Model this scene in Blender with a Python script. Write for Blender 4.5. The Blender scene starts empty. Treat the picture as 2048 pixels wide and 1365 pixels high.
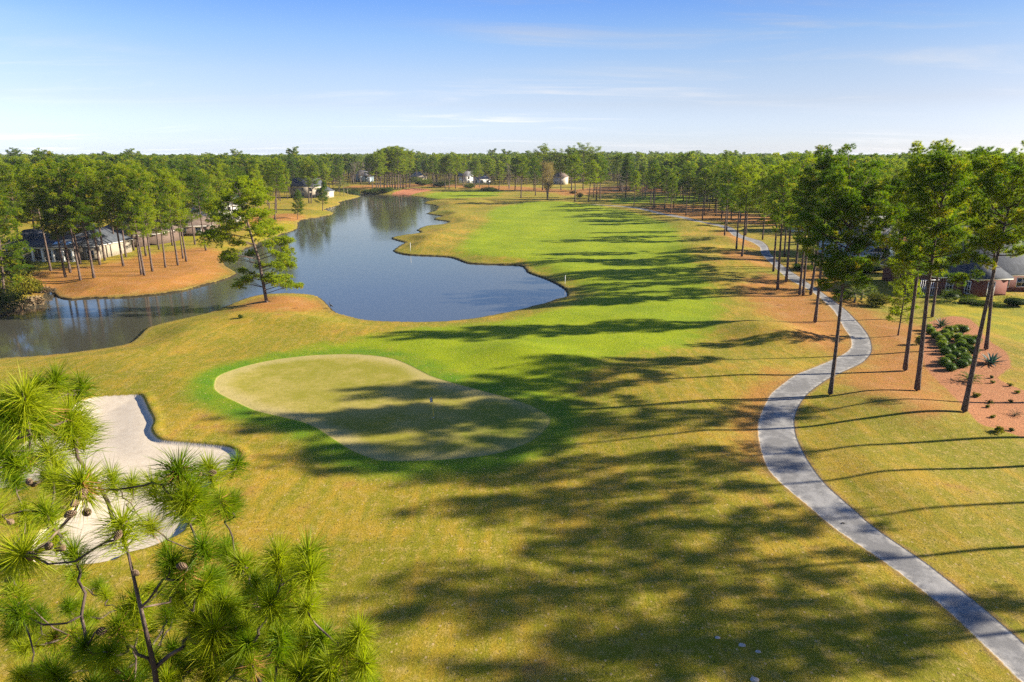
import bpy, math, random
import numpy as np
from mathutils import Vector, Matrix, Euler

random.seed(7)
S = bpy.context.scene
COL = S.collection
R = math.radians

# ------------------------------------------------------------------ camera
F = 1330.0                      # focal length in photo pixels (2048 wide)
PITCH = R(15.69)
CAM_H = 25.0
cam = bpy.data.cameras.new('camera'); cam.sensor_width = 36; cam.lens = F * 36 / 2048
cam.clip_start = 0.2; cam.clip_end = 20000
camo = bpy.data.objects.new('camera', cam); COL.objects.link(camo)
camo.location = (0, 0, CAM_H); camo.rotation_euler = (math.pi / 2 - PITCH, 0, 0)
S.camera = camo

# ------------------------------------------------------------------ light
SUN_EL, SUN_AZ = R(22), R(7.5)   # azimuth measured from +X towards +Y
sdir = Vector((math.cos(SUN_EL) * math.cos(SUN_AZ), math.cos(SUN_EL) * math.sin(SUN_AZ), math.sin(SUN_EL)))
sun = bpy.data.lights.new('sun', 'SUN'); sun.energy = 5.0; sun.angle = R(0.8); sun.color = (1.0, 0.9, 0.74)
suno = bpy.data.objects.new('sun', sun); COL.objects.link(suno)
suno.rotation_euler = sdir.to_track_quat('Z', 'Y').to_euler()
S.view_settings.view_transform = 'Standard'; S.view_settings.look = 'None'
S.view_settings.gamma = 1; S.view_settings.use_curve_mapping = False
S.view_settings.exposure = 1.7
S.render.engine = 'CYCLES'
S.cycles.max_bounces = 6; S.cycles.diffuse_bounces = 3; S.cycles.glossy_bounces = 2
S.cycles.transmission_bounces = 3; S.cycles.transparent_max_bounces = 4; S.cycles.volume_bounces = 0
S.cycles.caustics_reflective = False; S.cycles.caustics_refractive = False
S.cycles.use_denoising = False
S.cycles.sample_clamp_direct = 1.2; S.cycles.sample_clamp_indirect = 0.8


class NT:
    """tiny node helper"""
    def __init__(s, nt): s.nt = nt
    def n(s, t, **k):
        o = s.nt.nodes.new(t)
        for a, v in k.items(): setattr(o, a, v)
        return o
    def put(s, sock, v):
        if hasattr(v, 'is_output'): s.nt.links.new(v, sock)
        elif isinstance(v, tuple) and len(v) == 3 and sock.type == 'RGBA': sock.default_value = (*v, 1)
        else: sock.default_value = v
    def math(s, op, a, b=0.0, c=None, clamp=False):
        o = s.n('ShaderNodeMath', operation=op, use_clamp=clamp)
        s.put(o.inputs[0], a); s.put(o.inputs[1], b)
        if c is not None: s.put(o.inputs[2], c)
        return o.outputs[0]
    def mix(s, f, a, b, mode='MIX'):
        o = s.n('ShaderNodeMix', data_type='RGBA', blend_type=mode)
        s.put(o.inputs[0], f); s.put(o.inputs[6], a); s.put(o.inputs[7], b)
        return o.outputs[2]
    def step(s, x, a, b, lo=0.0, hi=1.0):
        o = s.n('ShaderNodeMapRange', interpolation_type='SMOOTHSTEP')
        s.put(o.inputs[0], x)
        for i, v in zip((1, 2, 3, 4), (a, b, lo, hi)): o.inputs[i].default_value = v
        return o.outputs[0]
    def lin(s, x, a, b, lo=0.0, hi=1.0):
        o = s.n('ShaderNodeMapRange', interpolation_type='LINEAR')
        s.put(o.inputs[0], x)
        for i, v in zip((1, 2, 3, 4), (a, b, lo, hi)): o.inputs[i].default_value = v
        return o.outputs[0]
    def noise(s, vec, scale, detail=3, rough=0.55, dist=0.0):
        o = s.n('ShaderNodeTexNoise'); s.put(o.inputs['Vector'], vec)
        o.inputs['Scale'].default_value = scale; o.inputs['Detail'].default_value = detail
        o.inputs['Roughness'].default_value = rough; o.inputs['Distortion'].default_value = dist
        return o.outputs[0]
    def mapv(s, vec, scale=(1, 1, 1), rot=(0, 0, 0)):
        o = s.n('ShaderNodeMapping'); s.put(o.inputs[0], vec)
        o.inputs['Rotation'].default_value = rot; o.inputs['Scale'].default_value = scale
        return o.outputs[0]
    def attr(s, name):
        o = s.n('ShaderNodeAttribute'); o.attribute_name = name
        return o.outputs['Fac']


# ------------------------------------------------------------------ world
w = bpy.data.worlds.new('World'); S.world = w; w.use_nodes = True
w.node_tree.nodes.clear(); t = NT(w.node_tree)
sky = t.n('ShaderNodeTexSky', sky_type='NISHITA'); sky.sun_disc = False
sky.sun_elevation = SUN_EL
sky.sun_rotation = math.pi / 2 - SUN_AZ
sky.altitude = 10; sky.air_density = 1.0; sky.dust_density = 0.6; sky.ozone_density = 1.5
tc = t.n('ShaderNodeTexCoord')
sep = t.n('ShaderNodeSeparateXYZ'); t.put(sep.inputs[0], tc.outputs['Generated'])
el = sep.outputs[2]
cr = t.n('ShaderNodeValToRGB'); t.put(cr.inputs[0], t.lin(el, 0.0, 0.40))
stops = [(0.0, (.70, .85, 1.42)), (.025, (.60, .70, 1.15)), (.067, (.585, .585, .806)), (.107, (.575, .58, .745)), (.152, (.478, .557, .76)), (.197, (.345, .482, .80)), (.36, (.33, .48, .82))]
while len(cr.color_ramp.elements) < len(stops): cr.color_ramp.elements.new(.5)
for e_, (p_, c_) in zip(cr.color_ramp.elements, stops): e_.position = p_ / .40
for e_, (p_, c_) in zip(cr.color_ramp.elements, stops): e_.color = (*c_, 1)
skyc = t.mix(1.0, sky.outputs[0], cr.outputs[0], 'MULTIPLY')
# the sunward side of the sky is only a little brighter than the rest on this clear winter day
toward = t.n('ShaderNodeVectorMath', operation='DOT_PRODUCT'); t.put(toward.inputs[0], tc.outputs['Generated']); toward.inputs[1].default_value = (math.cos(SUN_AZ), math.sin(SUN_AZ), 0)
sf = t.step(toward.outputs['Value'], -.1, .75, 1.0, .62)
sfc = t.n('ShaderNodeCombineColor')
for i in range(3): t.put(sfc.inputs[i], sf)
skyc = t.mix(1.0, skyc, sfc.outputs[0], 'MULTIPLY')
# thin high cirrus, streaked along the horizon
den = t.math('ADD', t.math('MAXIMUM', el, 0.0), 0.06)
cx = t.math('DIVIDE', sep.outputs[0], den); cy = t.math('DIVIDE', sep.outputs[1], den)
cv = t.n('ShaderNodeCombineXYZ'); t.put(cv.inputs[0], cx); t.put(cv.inputs[1], cy)
c1 = t.noise(t.mapv(cv.outputs[0], (0.40, 1.0, 1), (0, 0, R(12))), 0.9, 7, 0.62, 0.6)
c2 = t.noise(t.mapv(cv.outputs[0], (0.3, 0.35, 1)), 0.55, 2)
cf = t.math('MULTIPLY', t.step(c1, 0.48, 0.74), t.step(c2, 0.42, 0.60))
cf = t.math('MULTIPLY', cf, 0.75)
bwn = t.n('ShaderNodeRGBToBW'); t.put(bwn.inputs[0], skyc)
lift = t.math('MULTIPLY', bwn.outputs[0], 1.35)
cl = t.n('ShaderNodeCombineColor')
for i, k in enumerate((1.0, 0.985, 1.0)): t.put(cl.inputs[i], t.math('MULTIPLY', lift, k))
skyc = t.mix(cf, skyc, cl.outputs[0])
bg = t.n('ShaderNodeBackground'); t.put(bg.inputs[0], skyc); bg.inputs[1].default_value = 0.089
wo = t.n('ShaderNodeOutputWorld'); w.node_tree.links.new(bg.outputs[0], wo.inputs[0])

# ------------------------------------------------------------------ photo -> world
SP, CP = math.sin(PITCH), math.cos(PITCH)
def ray(px, py):
    a = (px - 1024) / F; b = (682.5 - py) / F
    return np.array((a, CP + b * SP, -SP + b * CP))
def at(px, py, z=0.0):
    d = ray(px, py); k = (z - CAM_H) / d[2]
    return np.array((d[0] * k, d[1] * k))
def atl(pts, z=0.0): return np.array([at(x, y, z) for x, y in pts])

def smooth(P, n=3, closed=True):
    P = np.asarray(P, float); m = len(P); out = []
    for i in range(m if closed else m - 1):
        if closed: a, b, c, d = P[(i - 1) % m], P[i], P[(i + 1) % m], P[(i + 2) % m]
        else: a, b, c, d = P[max(i - 1, 0)], P[i], P[i + 1], P[min(i + 2, m - 1)]
        for k in range(n):
            u = k / n
            # centripetal-ish: plain Catmull-Rom with reduced tension
            m1, m2 = (c - a) * .4, (d - b) * .4
            h00 = 2*u**3 - 3*u**2 + 1; h10 = u**3 - 2*u**2 + u; h01 = -2*u**3 + 3*u**2; h11 = u**3 - u**2
            out.append(h00 * b + h10 * m1 + h01 * c + h11 * m2)
    if not closed: out.append(P[-1])
    return np.array(out)

WL = -1.0
shore_px = [(-260, 765), (-120, 740), (0, 720), (70, 716), (150, 708), (221, 698), (262, 689), (283, 672), (299, 657), (352, 643), (415, 629),
 (453, 615), (485, 602), (511, 594), (541, 590), (576, 589), (617, 591), (634, 595), (646, 603), (658, 616), (672, 628), (696, 635),
 (725, 642), (757, 645), (822, 647), (880, 646), (920, 643), (959, 638), (1006, 629), (1032, 624), (1062, 616), (1097, 607), (1114, 600),
 (1136, 595), (1132, 581), (1112, 568), (1085, 556), (1056, 546), (1047, 534), (1027, 531), (991, 530), (959, 529), (933, 527), (915, 520),
 (898, 515), (869, 513), (819, 511), (795, 507), (787, 502), (801, 492), (810, 486), (792, 481), (783, 477), (804, 472), (842, 467),
 (834, 461), (852, 453), (885, 450), (898, 444), (868, 440), (870, 437), (884, 433), (852, 428), (867, 424), (872, 419), (873, 413),
 (860, 410), (846, 407.5), (858, 402), (873, 399.5), (852, 397), (838, 394.5), (801, 391), (784, 390.5), (765, 390), (749, 389.5),
 (734, 387), (712, 386), (690, 384), (700, 390), (722, 393), (705, 398), (688, 402), (676.5, 405.7), (682, 409), (667, 414.5), (648, 419), (656, 422.6),
 (668, 427), (661, 430.6), (639, 435), (617, 438), (601, 442), (595, 448), (595, 458), (582, 464), (567, 468), (534, 480), (505, 493),
 (470, 507), (448, 522), (450, 534), (474, 549), (446, 561), (401, 573), (352, 585), (299, 592), (246, 596), (183, 597), (141, 600),
 (116, 595), (104, 583), (92, 585), (84, 605), (35, 615), (0, 633), (-120, 650), (-260, 660)]
green_px = [(429, 781), (433, 762), (451, 750), (498, 732), (556, 719), (627, 710), (697, 707), (752, 711), (791, 719), (822, 732), (861, 752),
 (908, 767), (966, 783), (1025, 799), (1072, 816), (1099, 832), (1099, 846), (1080, 867), (1048, 887), (986, 908), (908, 918), (830, 921),
 (771, 921), (744, 916), (705, 902), (666, 879), (634, 859), (603, 846), (556, 834), (509, 822), (470, 805), (443, 793)]
fair_px = [(560, 712), (640, 692), (740, 672), (830, 655), (920, 650), (1000, 643), (1080, 626), (1140, 607), (1180, 585), (1150, 560), (1085, 535), (1044, 518),
 (968, 512), (924, 506), (918, 494), (939, 477), (953, 459), (977, 442), (977, 427), (997, 415), (1056, 407), (1114, 406), (1173, 411),
 (1232, 418), (1290, 431), (1330, 446), (1352, 462), (1365, 480), (1372, 500), (1392, 528), (1410, 559), (1422, 585), (1440, 610), (1438, 640), (1400, 675),
 (1310, 705), (1210, 722), (1150, 745), (1130, 790), (1150, 830), (1110, 830), (1025, 790), (908, 762), (822, 728), (752, 706), (650, 704)]
fgreen_px = [(850, 391), (880, 385), (960, 381.5), (1010, 384), (990, 388), (1000, 393), (930, 396), (870, 397)]
rlawn_px = [(1215, 403), (1240, 397), (1290, 393), (1350, 391), (1420, 393), (1420, 402), (1330, 407), (1290, 405), (1250, 408)]
straw_px = [
 [(1500, 575), (1530, 552), (1560, 556), (1640, 600), (1690, 650), (1700, 692), (1660, 700), (1600, 685), (1560, 640), (1520, 610)],
 [(1690, 600), (1760, 640), (1850, 700), (1880, 780), (1900, 835), (1840, 850), (1760, 800), (1700, 770), (1745, 715), (1735, 670)],
 [(40, 566), (91, 543), (150, 535), (197, 531), (246, 521), (330, 504), (400, 497), (440, 502), (450, 520), (444, 543), (400, 562), (300, 580), (200, 587), (120, 590), (85, 582)],
 [(470, 612), (500, 600), (545, 592), (615, 594), (640, 607), (600, 618), (540, 622)],
 [(500, 450), (560, 441), (610, 437), (590, 428), (530, 430), (495, 438)],
 [(1285, 417), (1330, 410), (1400, 413), (1450, 423), (1560, 436), (1590, 452), (1500, 448), (1420, 441), (1360, 432)],
 [(1440, 470), (1455, 462), (1490, 480), (1512, 497), (1480, 490)],
 [(1455, 508), (1500, 505), (1525, 515), (1540, 535), (1500, 530), (1455, 520)],
 [(1480, 575), (1530, 548), (1575, 562), (1620, 595), (1655, 615), (1680, 650), (1692, 685), (1680, 705), (1655, 700), (1625, 660), (1590, 640), (1520, 610)],
 [(1590, 525), (1640, 540), (1680, 590), (1720, 612), (1690, 615), (1650, 585), (1600, 550)],
 [(1690, 612), (1740, 630), (1800, 650), (1850, 655), (1850, 740), (1800, 700), (1748, 690), (1725, 650)],
 [(1745, 720), (1790, 730), (1840, 760), (1860, 800), (1800, 800), (1750, 775), (1690, 760), (1730, 735)],
 [(1880, 500), (1640, 470), (1560, 452), (1620, 450), (1760, 470), (2100, 500), (2100, 530)],
 [(700, 380), (850, 373), (1000, 380), (1130, 386), (1130, 380), (1000, 372), (850, 368), (700, 372)],
 [(1130, 392), (1260, 384), (1330, 386), (1330, 378), (1240, 372), (1130, 382)],
 [(1505, 840), (1517, 810), (1540, 780), (1585, 750), (1560, 752), (1525, 780), (1505, 805), (1500, 850), (1508, 890), (1518, 920), (1512, 890)],
]
bed_px = [(1845, 655), (1868, 642), (1905, 634), (1938, 640), (1957, 655), (1964, 668), (1985, 690), (2012, 705), (2022, 735), (1995, 755), (2020, 768), (2060, 784),
 (2130, 800), (2130, 905), (2048, 882), (1990, 868), (1955, 860), (1940, 845), (1925, 825), (1900, 790), (1872, 760), (1850, 735), (1843, 700)]
lawn_px = [[(1650, 495), (1720, 488), (1800, 520), (1870, 600), (1890, 632), (1935, 632), (1970, 655), (2040, 690), (2140, 700), (2140, 600), (1900, 590), (1860, 545), (1760, 520), (1660, 518)],
 [(60, 545), (140, 530), (230, 512), (330, 490), (400, 478), (400, 460), (300, 480), (180, 505), (60, 528)],
 [(495, 470), (505, 455), (560, 447), (592, 446), (592, 458), (567, 466), (530, 478)]]
clay_px = [(783, 390), (790, 384), (825, 377), (868, 380), (842, 385), (810, 391)]
bunker_px = [(150, 812), (193, 800), (250, 797), (286, 798), (300, 823), (312, 848), (307, 865), (314, 879), (330, 888), (393, 893), (453, 899), (475, 908), (484, 920),
 (480, 932), (468, 945), (448, 958), (420, 985), (400, 1020), (385, 1050), (370, 1075), (330, 1095), (290, 1110), (255, 1118), (231, 1132), (182, 1141),
 (115, 1143), (60, 1134), (45, 1118), (80, 1068), (131, 1038), (150, 1010), (135, 978), (114, 962), (83, 970), (0, 988), (-80, 1005), (-80, 935),
 (0, 910), (60, 880), (110, 845)]
path_pairs = [((2125, 1440), (2200, 1440)), ((2045, 1365), (2122, 1365)), ((1969, 1291), (2051, 1291)), ((1894, 1221), (1969, 1221)), ((1780, 1133), (1858, 1133)),
 ((1672, 1060), (1752, 1060)), ((1614, 1011), (1695, 1011)), ((1569, 974), (1653, 974)), ((1539, 944), (1628, 944)), ((1525, 914), (1609, 914)),
 ((1517, 879), (1592, 876)), ((1517, 843), (1588, 840)), ((1529, 814), (1598, 812)), ((1545, 786), (1618, 786)), ((1588, 754), (1660, 757)),
 ((1624, 738), (1695, 740)), ((1664, 720), (1725, 725)), ((1693, 705), (1741, 708)), ((1703, 693), (1743, 694)), ((1701, 675), (1738, 675)),
 ((1687, 655), (1724, 655)), ((1668, 622), (1693, 622)), ((1638, 594), (1656, 594)), ((1615, 578), (1634, 578)), ((1577, 558), (1603, 557)),
 ((1545, 531), (1562, 530)), ((1523, 508), (1540, 507)), ((1520, 495), (1535, 493)), ((1505, 486), (1522, 483)), ((1484, 479), (1500, 477)),
 ((1467, 472), (1482, 470)), ((1456, 462), (1472, 461)), ((1438, 454), (1454, 453)), ((1404, 447.5), (1410, 445)), ((1365, 437), (1372, 434.5)), ((1322, 429.5), (1328, 427)),
 ((1297, 423), (1303, 421)), ((1270, 417.5), (1276, 415.5)), ((1235, 413.5), (1240, 412)), ((1160, 410.5), (1165, 409))]

G = {}
G['shore'] = smooth(atl(shore_px, WL), 2)
G['green'] = smooth(atl(green_px), 3)
G['fair'] = smooth(atl(fair_px), 2)
G['fgreen'] = smooth(atl(fgreen_px), 2)
G['rlawn'] = smooth(atl(rlawn_px), 2)
G['bed'] = smooth(atl(bed_px), 2)
G['clay'] = smooth(atl(clay_px), 2)
G['bunker'] = smooth(atl(bunker_px, -0.3), 3)
for i, p in enumerate(straw_px): G['straw%d' % i] = smooth(atl(p), 2)
for i, p in enumerate(lawn_px): G['lawn%d' % i] = smooth(atl(p), 2)
pl = smooth(atl([a for a, b in path_pairs]), 3, False); pr = smooth(atl([b for a, b in path_pairs]), 3, False)
G['path'] = np.concatenate([pl, pr[::-1]])

def sdf(P, poly, clampd=30.0):
    """signed distance, negative inside"""
    P = np.asarray(P, np.float64); out = np.full(len(P), clampd)
    lo, hi = poly.min(0) - clampd, poly.max(0) + clampd
    m = np.where(((P > lo) & (P < hi)).all(1))[0]
    if not len(m): return out
    q = P[m]; d2 = np.full(len(m), 1e18); ins = np.zeros(len(m), bool)
    x, y = q[:, 0], q[:, 1]
    A = poly; B = np.roll(poly, -1, 0)
    for (ax, ay), (bx, by) in zip(A, B):
        ex, ey = bx - ax, by - ay; wx, wy = x - ax, y - ay
        k = np.clip((wx * ex + wy * ey) / (ex * ex + ey * ey + 1e-12), 0, 1)
        dx, dy = wx - ex * k, wy - ey * k
        np.minimum(d2, dx * dx + dy * dy, out=d2)
        if ay != by:
            c = ((ay > y) != (by > y)) & (x < (bx - ax) * (y - ay) / (by - ay) + ax)
            ins ^= c
    d = np.sqrt(d2); d[ins] *= -1
    out[m] = np.clip(d, -clampd, clampd)
    return out

def inside(P, poly): return sdf(P, poly, 1.0) < 0

# ------------------------------------------------------------------ terrain grid (polar round the drone's ground point)
az = np.concatenate([np.linspace(-180, -52, 26)[:-1], np.linspace(-52, -46, 7)[:-1], np.arange(-46, -41, .26), np.arange(-41, -21.01, .15), np.arange(-20.8, 46.01, 0.26), np.linspace(46, 52, 7)[1:], np.linspace(52, 180, 26)[1:-1]])
rr = [4.0]
while rr[-1] < 22: rr.append(rr[-1] * 1.06)
while rr[-1] < 36: rr.append(rr[-1] * 1.0047)
while rr[-1] < 66: rr.append(rr[-1] * 1.003)
while rr[-1] < 640: rr.append(rr[-1] * 1.0047)
while rr[-1] < 9000: rr.append(rr[-1] * 1.07)
rr = np.array(rr); NR, NA = len(rr), len(az)
AZ, RR = np.meshgrid(np.radians(az), rr)
GX, GY = np.sin(AZ) * RR, np.cos(AZ) * RR
P = np.stack([GX.ravel(), GY.ravel()], 1)

D = {}
D['shore'] = sdf(P, G['shore'])
for k in ('green', 'fair', 'bed', 'clay', 'bunker', 'path', 'fgreen', 'rlawn'): D[k] = sdf(P, G[k])
D['straw'] = np.min([sdf(P, G['straw%d' % i]) for i in range(len(straw_px))], 0)
D['lawn'] = np.min([sdf(P, G['lawn%d' % i]) for i in range(len(lawn_px))], 0)
D['fair'] = np.minimum(D['fair'], np.minimum(D['fgreen'], D['rlawn']))

mounds = [  # photo px of the crest, radius along x, along y (m), height (m)
 (1385, 452, 11, 12, 1.3), (1440, 480, 10, 9, 1.3), (1400, 499, 10, 7, 1.3), (1378, 515, 8, 5, .8), (1455, 530, 10, 6, 1.0),
 (1440, 568, 8, 5, .7), (1560, 672, 6, 4.5, 1.1), (1500, 655, 7, 4, .8), (1480, 745, 9, 4, .7), (1035, 702, 5, 4, .55), (1120, 720, 6, 5, .4),
 (875, 474, 6, 7, .8), (857, 488, 5, 4, .6), (905, 462, 6, 6, .6), (905, 428, 8, 14, .8), (940, 405, 14, 16, 1.2), (1090, 408, 18, 14, 1.0), (1180, 412, 12, 10, .8),
 (1850, 835, 7, 6, .9), (1760, 800, 5, 5, .4), (1470, 860, 6, 9, .35), (560, 640, 9, 4, .5), (330, 760, 12, 7, .5), (1260, 640, 9, 5, .4), (200, 555, 25, 9, .5), (1800, 960, 11, 11, .35)]
def smst(x, a, b):
    u = np.clip((x - a) / (b - a), 0, 1); return u * u * (3 - 2 * u)
x, y = P[:, 0], P[:, 1]
Z = 0.16 * np.sin(x * .11 + 1.3) * np.sin(y * .083 + .4) + 0.10 * np.sin(x * .31 + y * .17) * np.sin(y * .23 - x * .07 + 2)
for px, py, rx, ry, h in mounds:
    c = at(px, py); Z += h * np.exp(-((x - c[0]) / rx) ** 2 - ((y - c[1]) / ry) ** 2)
Z *= smst(D['green'], -6, 4) * .85 + .15
Z *= 1 - .75 * smst(-D['path'], -5.5, -.2)
ds = D['shore']                                            # >0 on land
land = WL + .28 + (-WL - .28) * smst(ds, 0, 8.0) + Z * smst(ds, .5, 7)
wet = np.maximum(WL + .28 + ds * 1.1, WL - 1.6)
Z = np.where(ds >= 0, land, wet)
db = D['bunker']
lip = .26 * smst(-db, 0.0, .5) + .22 * smst(-db, .4, 4.0)
Z = Z - lip + .12 * np.exp(-((db - .25) / .45) ** 2) * (db > -.2)
ZG = Z.reshape(NR, NA)
azr = np.radians(az); lrr = np.log(rr)

def hz(X, Y):
    """terrain height at a point"""
    r = max(math.hypot(X, Y), rr[0] * 1.001); a = math.atan2(X, Y)
    i = min(max(int(np.searchsorted(rr, r)) - 1, 0), NR - 2); u = min(max((r - rr[i]) / (rr[i + 1] - rr[i]), 0), 1)
    j = int(np.searchsorted(azr, a)) - 1
    if j < 0 or j >= NA - 1: return float(ZG[i, 0])
    v = (a - azr[j]) / (azr[j + 1] - azr[j])
    return float((ZG[i, j] * (1 - v) + ZG[i, j + 1] * v) * (1 - u) + (ZG[i + 1, j] * (1 - v) + ZG[i + 1, j + 1] * v) * u)
def ground(px, py):
    z = 0.0
    for _ in range(6):
        q = at(px, py, z); z = .4 * z + .6 * hz(*q)
    q = at(px, py, z)
    return Vector((q[0], q[1], hz(*q)))

# ------------------------------------------------------------------ materials
def new_mat(name):
    m = bpy.data.materials.new(name); m.use_nodes = True
    nt = m.node_tree; nt.nodes.clear(); t = NT(nt)
    out = t.n('ShaderNodeOutputMaterial'); return m, t, out
def principled(t, out, color, rough=.8, spec=.3, normal=None, metallic=0):
    b = t.n('ShaderNodeBsdfPrincipled'); t.put(b.inputs['Base Color'], color); t.put(b.inputs['Roughness'], rough)
    b.inputs['Specular IOR Level'].default_value = spec; b.inputs['Metallic'].default_value = metallic
    if normal is not None: t.put(b.inputs['Normal'], normal)
    t.nt.links.new(b.outputs[0], out.inputs[0]); return b
def bump(t, h, dist=.02, strength=.6):
    b = t.n('ShaderNodeBump'); b.inputs['Strength'].default_value = strength; b.inputs['Distance'].default_value = dist
    t.put(b.inputs['Height'], h); return b.outputs[0]
def pos(t): return t.n('ShaderNodeNewGeometry').outputs['Position']
def objc(t): return t.n('ShaderNodeTexCoord').outputs['Object']

def simple(name, color, rough=.7, spec=.3, var=.15, scale=6.0, metallic=0):
    m, t, o = new_mat(name); n = t.noise(objc(t), scale, 4)
    c = t.mix(t.lin(n, .3, .7), tuple(v * (1 - var) for v in color), tuple(min(v * (1 + var), .95) for v in color))
    principled(t, o, c, rough, spec, bump(t, n, .01, .3), metallic); return m

def make_ground_mat():
    m, t, o = new_mat('turf_and_soil')
    p = pos(t)
    n0 = t.noise(p, .022, 2); n1 = t.noise(p, .06, 3); n2 = t.noise(p, .28, 4, .6); n3 = t.noise(p, 1.5, 4, .65); n4 = t.noise(p, 7, 4, .7); n5 = t.noise(p, 30, 3, .75)
    nst = t.noise(t.mapv(p, (.9, .16, 1), (0, 0, R(-16))), 1.2, 3, .6)     # mowing drift streaks
    c = lambda v, a, b: t.lin(v, a, b)
    # rough: half dormant bermuda
    k = t.math('ADD', t.math('MULTIPLY', n1, .38), t.math('ADD', t.math('MULTIPLY', n2, .27), t.math('MULTIPLY', nst, .35)))
    rough = t.mix(t.step(k, .43, .63), (.170, .158, .006), (.325, .207, .018))
    rough = t.mix(t.math('MULTIPLY', t.step(t.math('ADD', t.math('MULTIPLY', n3, .6), t.math('MULTIPLY', n4, .4)), .47, .66), .65), rough, (.34, .240, .070))
    rough = t.mix(t.math('MULTIPLY', t.step(n0, .52, .70), .35), rough, (.11, .155, .008))
    bare = t.math('MULTIPLY', t.step(n2, .56, .72), t.step(n1, .50, .60))
    rough = t.mix(t.math('MULTIPLY', bare, .7), rough, (.235, .112, .042))
    # fairway
    fk = t.math('ADD', t.attr('fair'), t.math('ADD', t.math('MULTIPLY', t.math('SUBTRACT', n2, .5), 9.0), t.math('MULTIPLY', t.math('SUBTRACT', n3, .5), 4.0)))
    fcol = t.mix(t.step(t.math('ADD', t.math('MULTIPLY', n1, .5), t.math('MULTIPLY', n2, .5)), .38, .62), (.155, .210, .003), (.215, .258, .003))
    col = t.mix(t.step(fk, 3.5, -3.0), rough, fcol)
    # lawns
    lcol = t.mix(t.step(n2, .35, .65), (.29, .23, .006), (.19, .19, .008))
    col = t.mix(t.step(t.math('ADD', t.attr('lawn'), t.math('MULTIPLY', t.math('SUBTRACT', n2, .5), 3.0)), .8, -.8), col, lcol)
    # pine straw drift
    sk = t.math('ADD', t.attr('straw'), t.math('ADD', t.math('MULTIPLY', t.math('SUBTRACT', n2, .5), 12.0), t.math('MULTIPLY', t.math('SUBTRACT', n3, .5), 8.0)))
    fib = t.noise(t.mapv(p, (3, 9, 3), (0, 0, R(35))), 3.0, 4, .7, 1.5)
    scol = t.mix(t.step(fib, .35, .68), (.19, .070, .016), (.46, .185, .052))
    scol = t.mix(t.math('MULTIPLY', t.step(n2, .45, .7), .35), scol, (.36, .235, .105))
    col = t.mix(t.math('MULTIPLY', t.step(sk, 3.8, -2.0), t.lin(t.math('ADD', t.math('MULTIPLY', n3, .5), t.math('MULTIPLY', n2, .5)), .40, .58, .62, .98)), col, scol)
    bk = t.math('ADD', t.attr('bed'), t.math('MULTIPLY', t.math('SUBTRACT', n3, .5), .7))
    bcol = t.mix(t.step(fib, .35, .66), (.17, .066, .026), (.46, .205, .090))
    col = t.mix(t.step(bk, .2, -.2), col, bcol)
    col = t.mix(t.step(t.math('ADD', t.attr('clay'), t.math('MULTIPLY', t.math('SUBTRACT', n3, .5), 3.0)), 1.0, -1.0), col, (.40, .155, .070))
    # collar and putting green
    gk = t.math('ADD', t.attr('green'), t.math('MULTIPLY', t.math('SUBTRACT', n3, .5), .9))
    ccol = t.mix(t.step(n2, .35, .65), (.085, .170, .004), (.150, .195, .006))
    col = t.mix(t.step(gk, 4.6, 1.2), col, ccol)
    gk2 = t.math('ADD', t.attr('green'), t.math('MULTIPLY', t.math('SUBTRACT', n4, .5), .25))
    gn = t.math('ADD', t.math('MULTIPLY', n1, .4), t.math('ADD', t.math('MULTIPLY', n2, .35), t.math('MULTIPLY', n3, .25)))
    gcol = t.mix(t.step(gn, .40, .60), (.205, .190, .018), (.315, .255, .062))
    gcol = t.mix(t.math('MULTIPLY', t.step(t.math('ADD', t.attr('green'), t.math('MULTIPLY', n2, 2.0)), -1.6, .4), .45), gcol, (.40, .32, .15))
    col = t.mix(t.step(gk2, .10, -.10), col, gcol)
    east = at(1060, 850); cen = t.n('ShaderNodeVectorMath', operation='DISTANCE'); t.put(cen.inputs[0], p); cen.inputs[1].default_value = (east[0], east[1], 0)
    east_mix = t.math('MULTIPLY', t.step(t.math('ADD', cen.outputs['Value'], t.math('MULTIPLY', t.math('SUBTRACT', n2, .5), 5.0)), 12.0, 2.0), t.step(gk, 3.0, -2.0))  # greener tone, strongest near the east end of the putting green
    col = t.mix(t.math('MULTIPLY', east_mix, .75), col, t.mix(t.step(n3, .35, .65), (.125, .165, .008), (.185, .195, .020)))
    # grass grain
    g = t.math('ADD', t.math('MULTIPLY', t.lin(n4, .3, .7, .55, 1.45), .6), t.math('MULTIPLY', t.lin(n5, .3, .7, .45, 1.5), .4))
    gv = t.n('ShaderNodeCombineColor')
    for i in range(3): t.put(gv.inputs[i], g)
    col = t.mix(1.0, col, gv.outputs[0], 'MULTIPLY')
    # scattered leaves, straw and divots
    for sc_, th_, cc_, am_ in ((1.7, .085, (.42, .30, .14), .8), (2.6, .075, (.05, .045, .015), .7), (.75, .07, (.10, .075, .03), .75)):
        vo = t.n('ShaderNodeTexVoronoi'); t.put(vo.inputs['Vector'], t.mapv(p, (1, .7, 1), (0, 0, sc_))); vo.inputs['Scale'].default_value = sc_; vo.inputs['Randomness'].default_value = 1
        col = t.mix(t.math('MULTIPLY', t.math('MULTIPLY', t.step(vo.outputs['Distance'], th_ * sc_, th_ * sc_ * .5), t.step(t.attr('green'), .0, 1.0)), am_), col, cc_)
    # bunker sand
    rk = t.noise(t.mapv(p, (1.2, 9, 1), (0, 0, R(8))), 1.6, 3, .6, .4)
    sand = t.mix(t.step(t.math('ADD', t.math('MULTIPLY', n3, .5), t.math('MULTIPLY', n4, .5)), .35, .65), (.45, .375, .270), (.535, .46, .345))
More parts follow.
